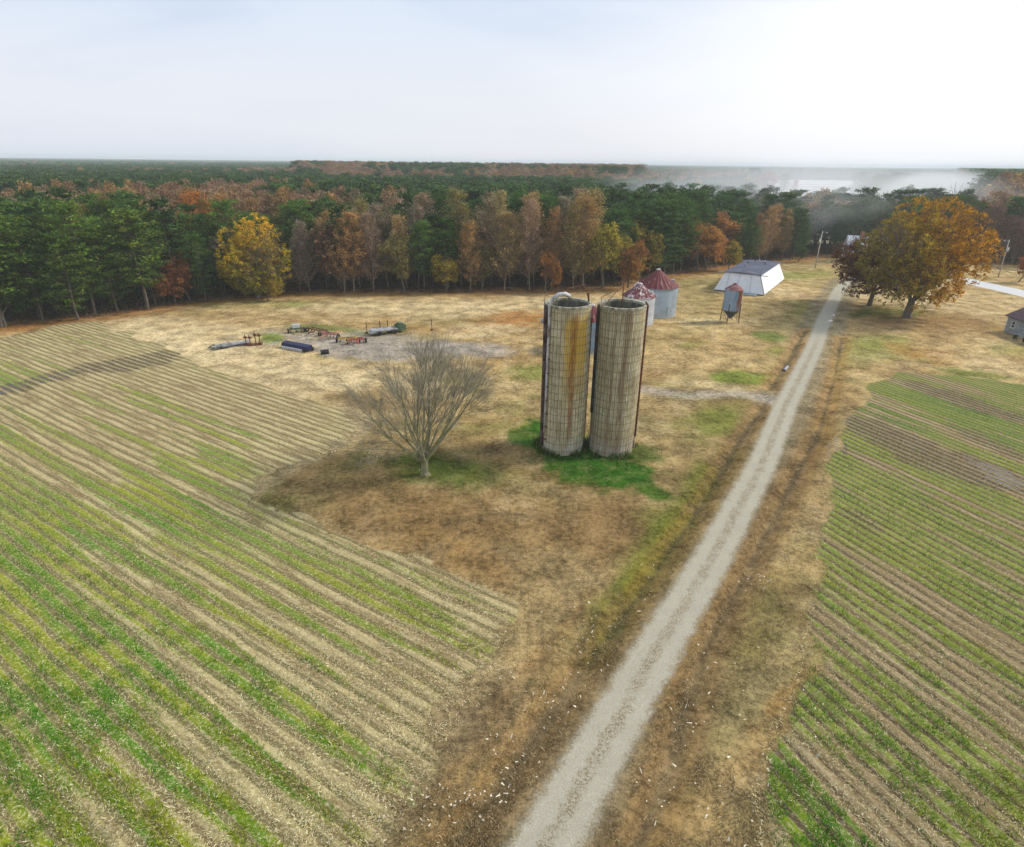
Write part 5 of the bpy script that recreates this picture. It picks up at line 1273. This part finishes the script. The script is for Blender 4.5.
smoke((222, 335, 14), (48, 26, 14), .07, .2, 'dense white smoke bank beyond the orange tree', .3)
def mat_haze():
    m = newmat('haze'); t = NT(m.node_tree)
    t.out(None, t.n('ShaderNodeVolumePrincipled', {'Color': (.88, .95, 1.0, 1), 'Density': .00026, 'Anisotropy': 0.0}).outputs[0]); return m
hb = MB(); hb.box((0, 0, 20), (19000, 19000, 44)); hz = hb.build('haze', mat_haze()); tag(hz, 'pale blue air that fades the far woods towards the horizon', 'haze', kind='stuff')

# ------------------------------------------------------------------ light
SUN_AZ, SUN_EL = math.radians(78), math.radians(36)     # clockwise from the view direction (+y)
w = bpy.data.worlds.new('World'); sc.world = w; w.use_nodes = True; w.node_tree.nodes.clear(); t = NT(w.node_tree)
sky = t.n('ShaderNodeTexSky', sky_type='NISHITA', sun_disc=False, sun_elevation=SUN_EL, sun_rotation=SUN_AZ, altitude=50, air_density=1.0, dust_density=2.5)
g = t.n('ShaderNodeTexCoord').outputs['Generated']
sd = (math.sin(SUN_AZ*.72)*math.cos(.35), math.cos(SUN_AZ*.72)*math.cos(.35), math.sin(.35))
dt = t.vm('DOT_PRODUCT', g, sd)
sp = t.n('ShaderNodeSeparateXYZ', {0: g})
q = t.n('ShaderNodeMapping', {0: g, 3: (1.0, 1.0, 4.5)}).outputs[0]
cl = t.noise(q, 1.7, 5, .5, .5); cl2 = t.noise(q, .8, 3, .5, .2)
cc = t.mix(t.ss(cl, .38, .64), (5.7, 6.8, 8.5), (7.2, 8.0, 9.2))
cc = t.mix(t.m('MULTIPLY', t.ss(sp.outputs[2], .22, .0), t.ss(cl2, .4, .6, .6, 1)), cc, (8.5, 8.5, 8.9))
cc = t.mix(t.m('MULTIPLY', t.ss(t.m('ADD', dt, t.m('MULTIPLY', t.m('SUBTRACT', cl2, .5), .5)), .58, 1.05), 1.0), cc, (10.4, 10.4, 10.6))
fin = t.mix(.93, sky.outputs[0], cc)
bg = t.n('ShaderNodeBackground', {'Color': fin, 'Strength': .1}); o = t.n('ShaderNodeOutputWorld'); w.node_tree.links.new(bg.outputs[0], o.inputs[0])
sl = bpy.data.lights.new('sun', 'SUN'); sl.energy = 3.3; sl.angle = math.radians(10); sl.color = (1, .95, .87)
so = bpy.data.objects.new('sun', sl); C.objects.link(so)
dv = Vector((math.sin(SUN_AZ)*math.cos(SUN_EL), math.cos(SUN_AZ)*math.cos(SUN_EL), math.sin(SUN_EL))); so.rotation_euler = dv.to_track_quat('Z', 'Y').to_euler()
sc.view_settings.view_transform = 'Standard'; sc.view_settings.look = 'None'; sc.view_settings.exposure = 0.12; sc.view_settings.gamma = 1
sc.render.engine = 'CYCLES'
cy = sc.cycles; cy.max_bounces = 6; cy.diffuse_bounces = 3; cy.glossy_bounces = 2; cy.transmission_bounces = 4; cy.transparent_max_bounces = 8; cy.volume_bounces = 3; cy.volume_step_rate = 1; cy.volume_max_steps = 64
cy.use_denoising = True
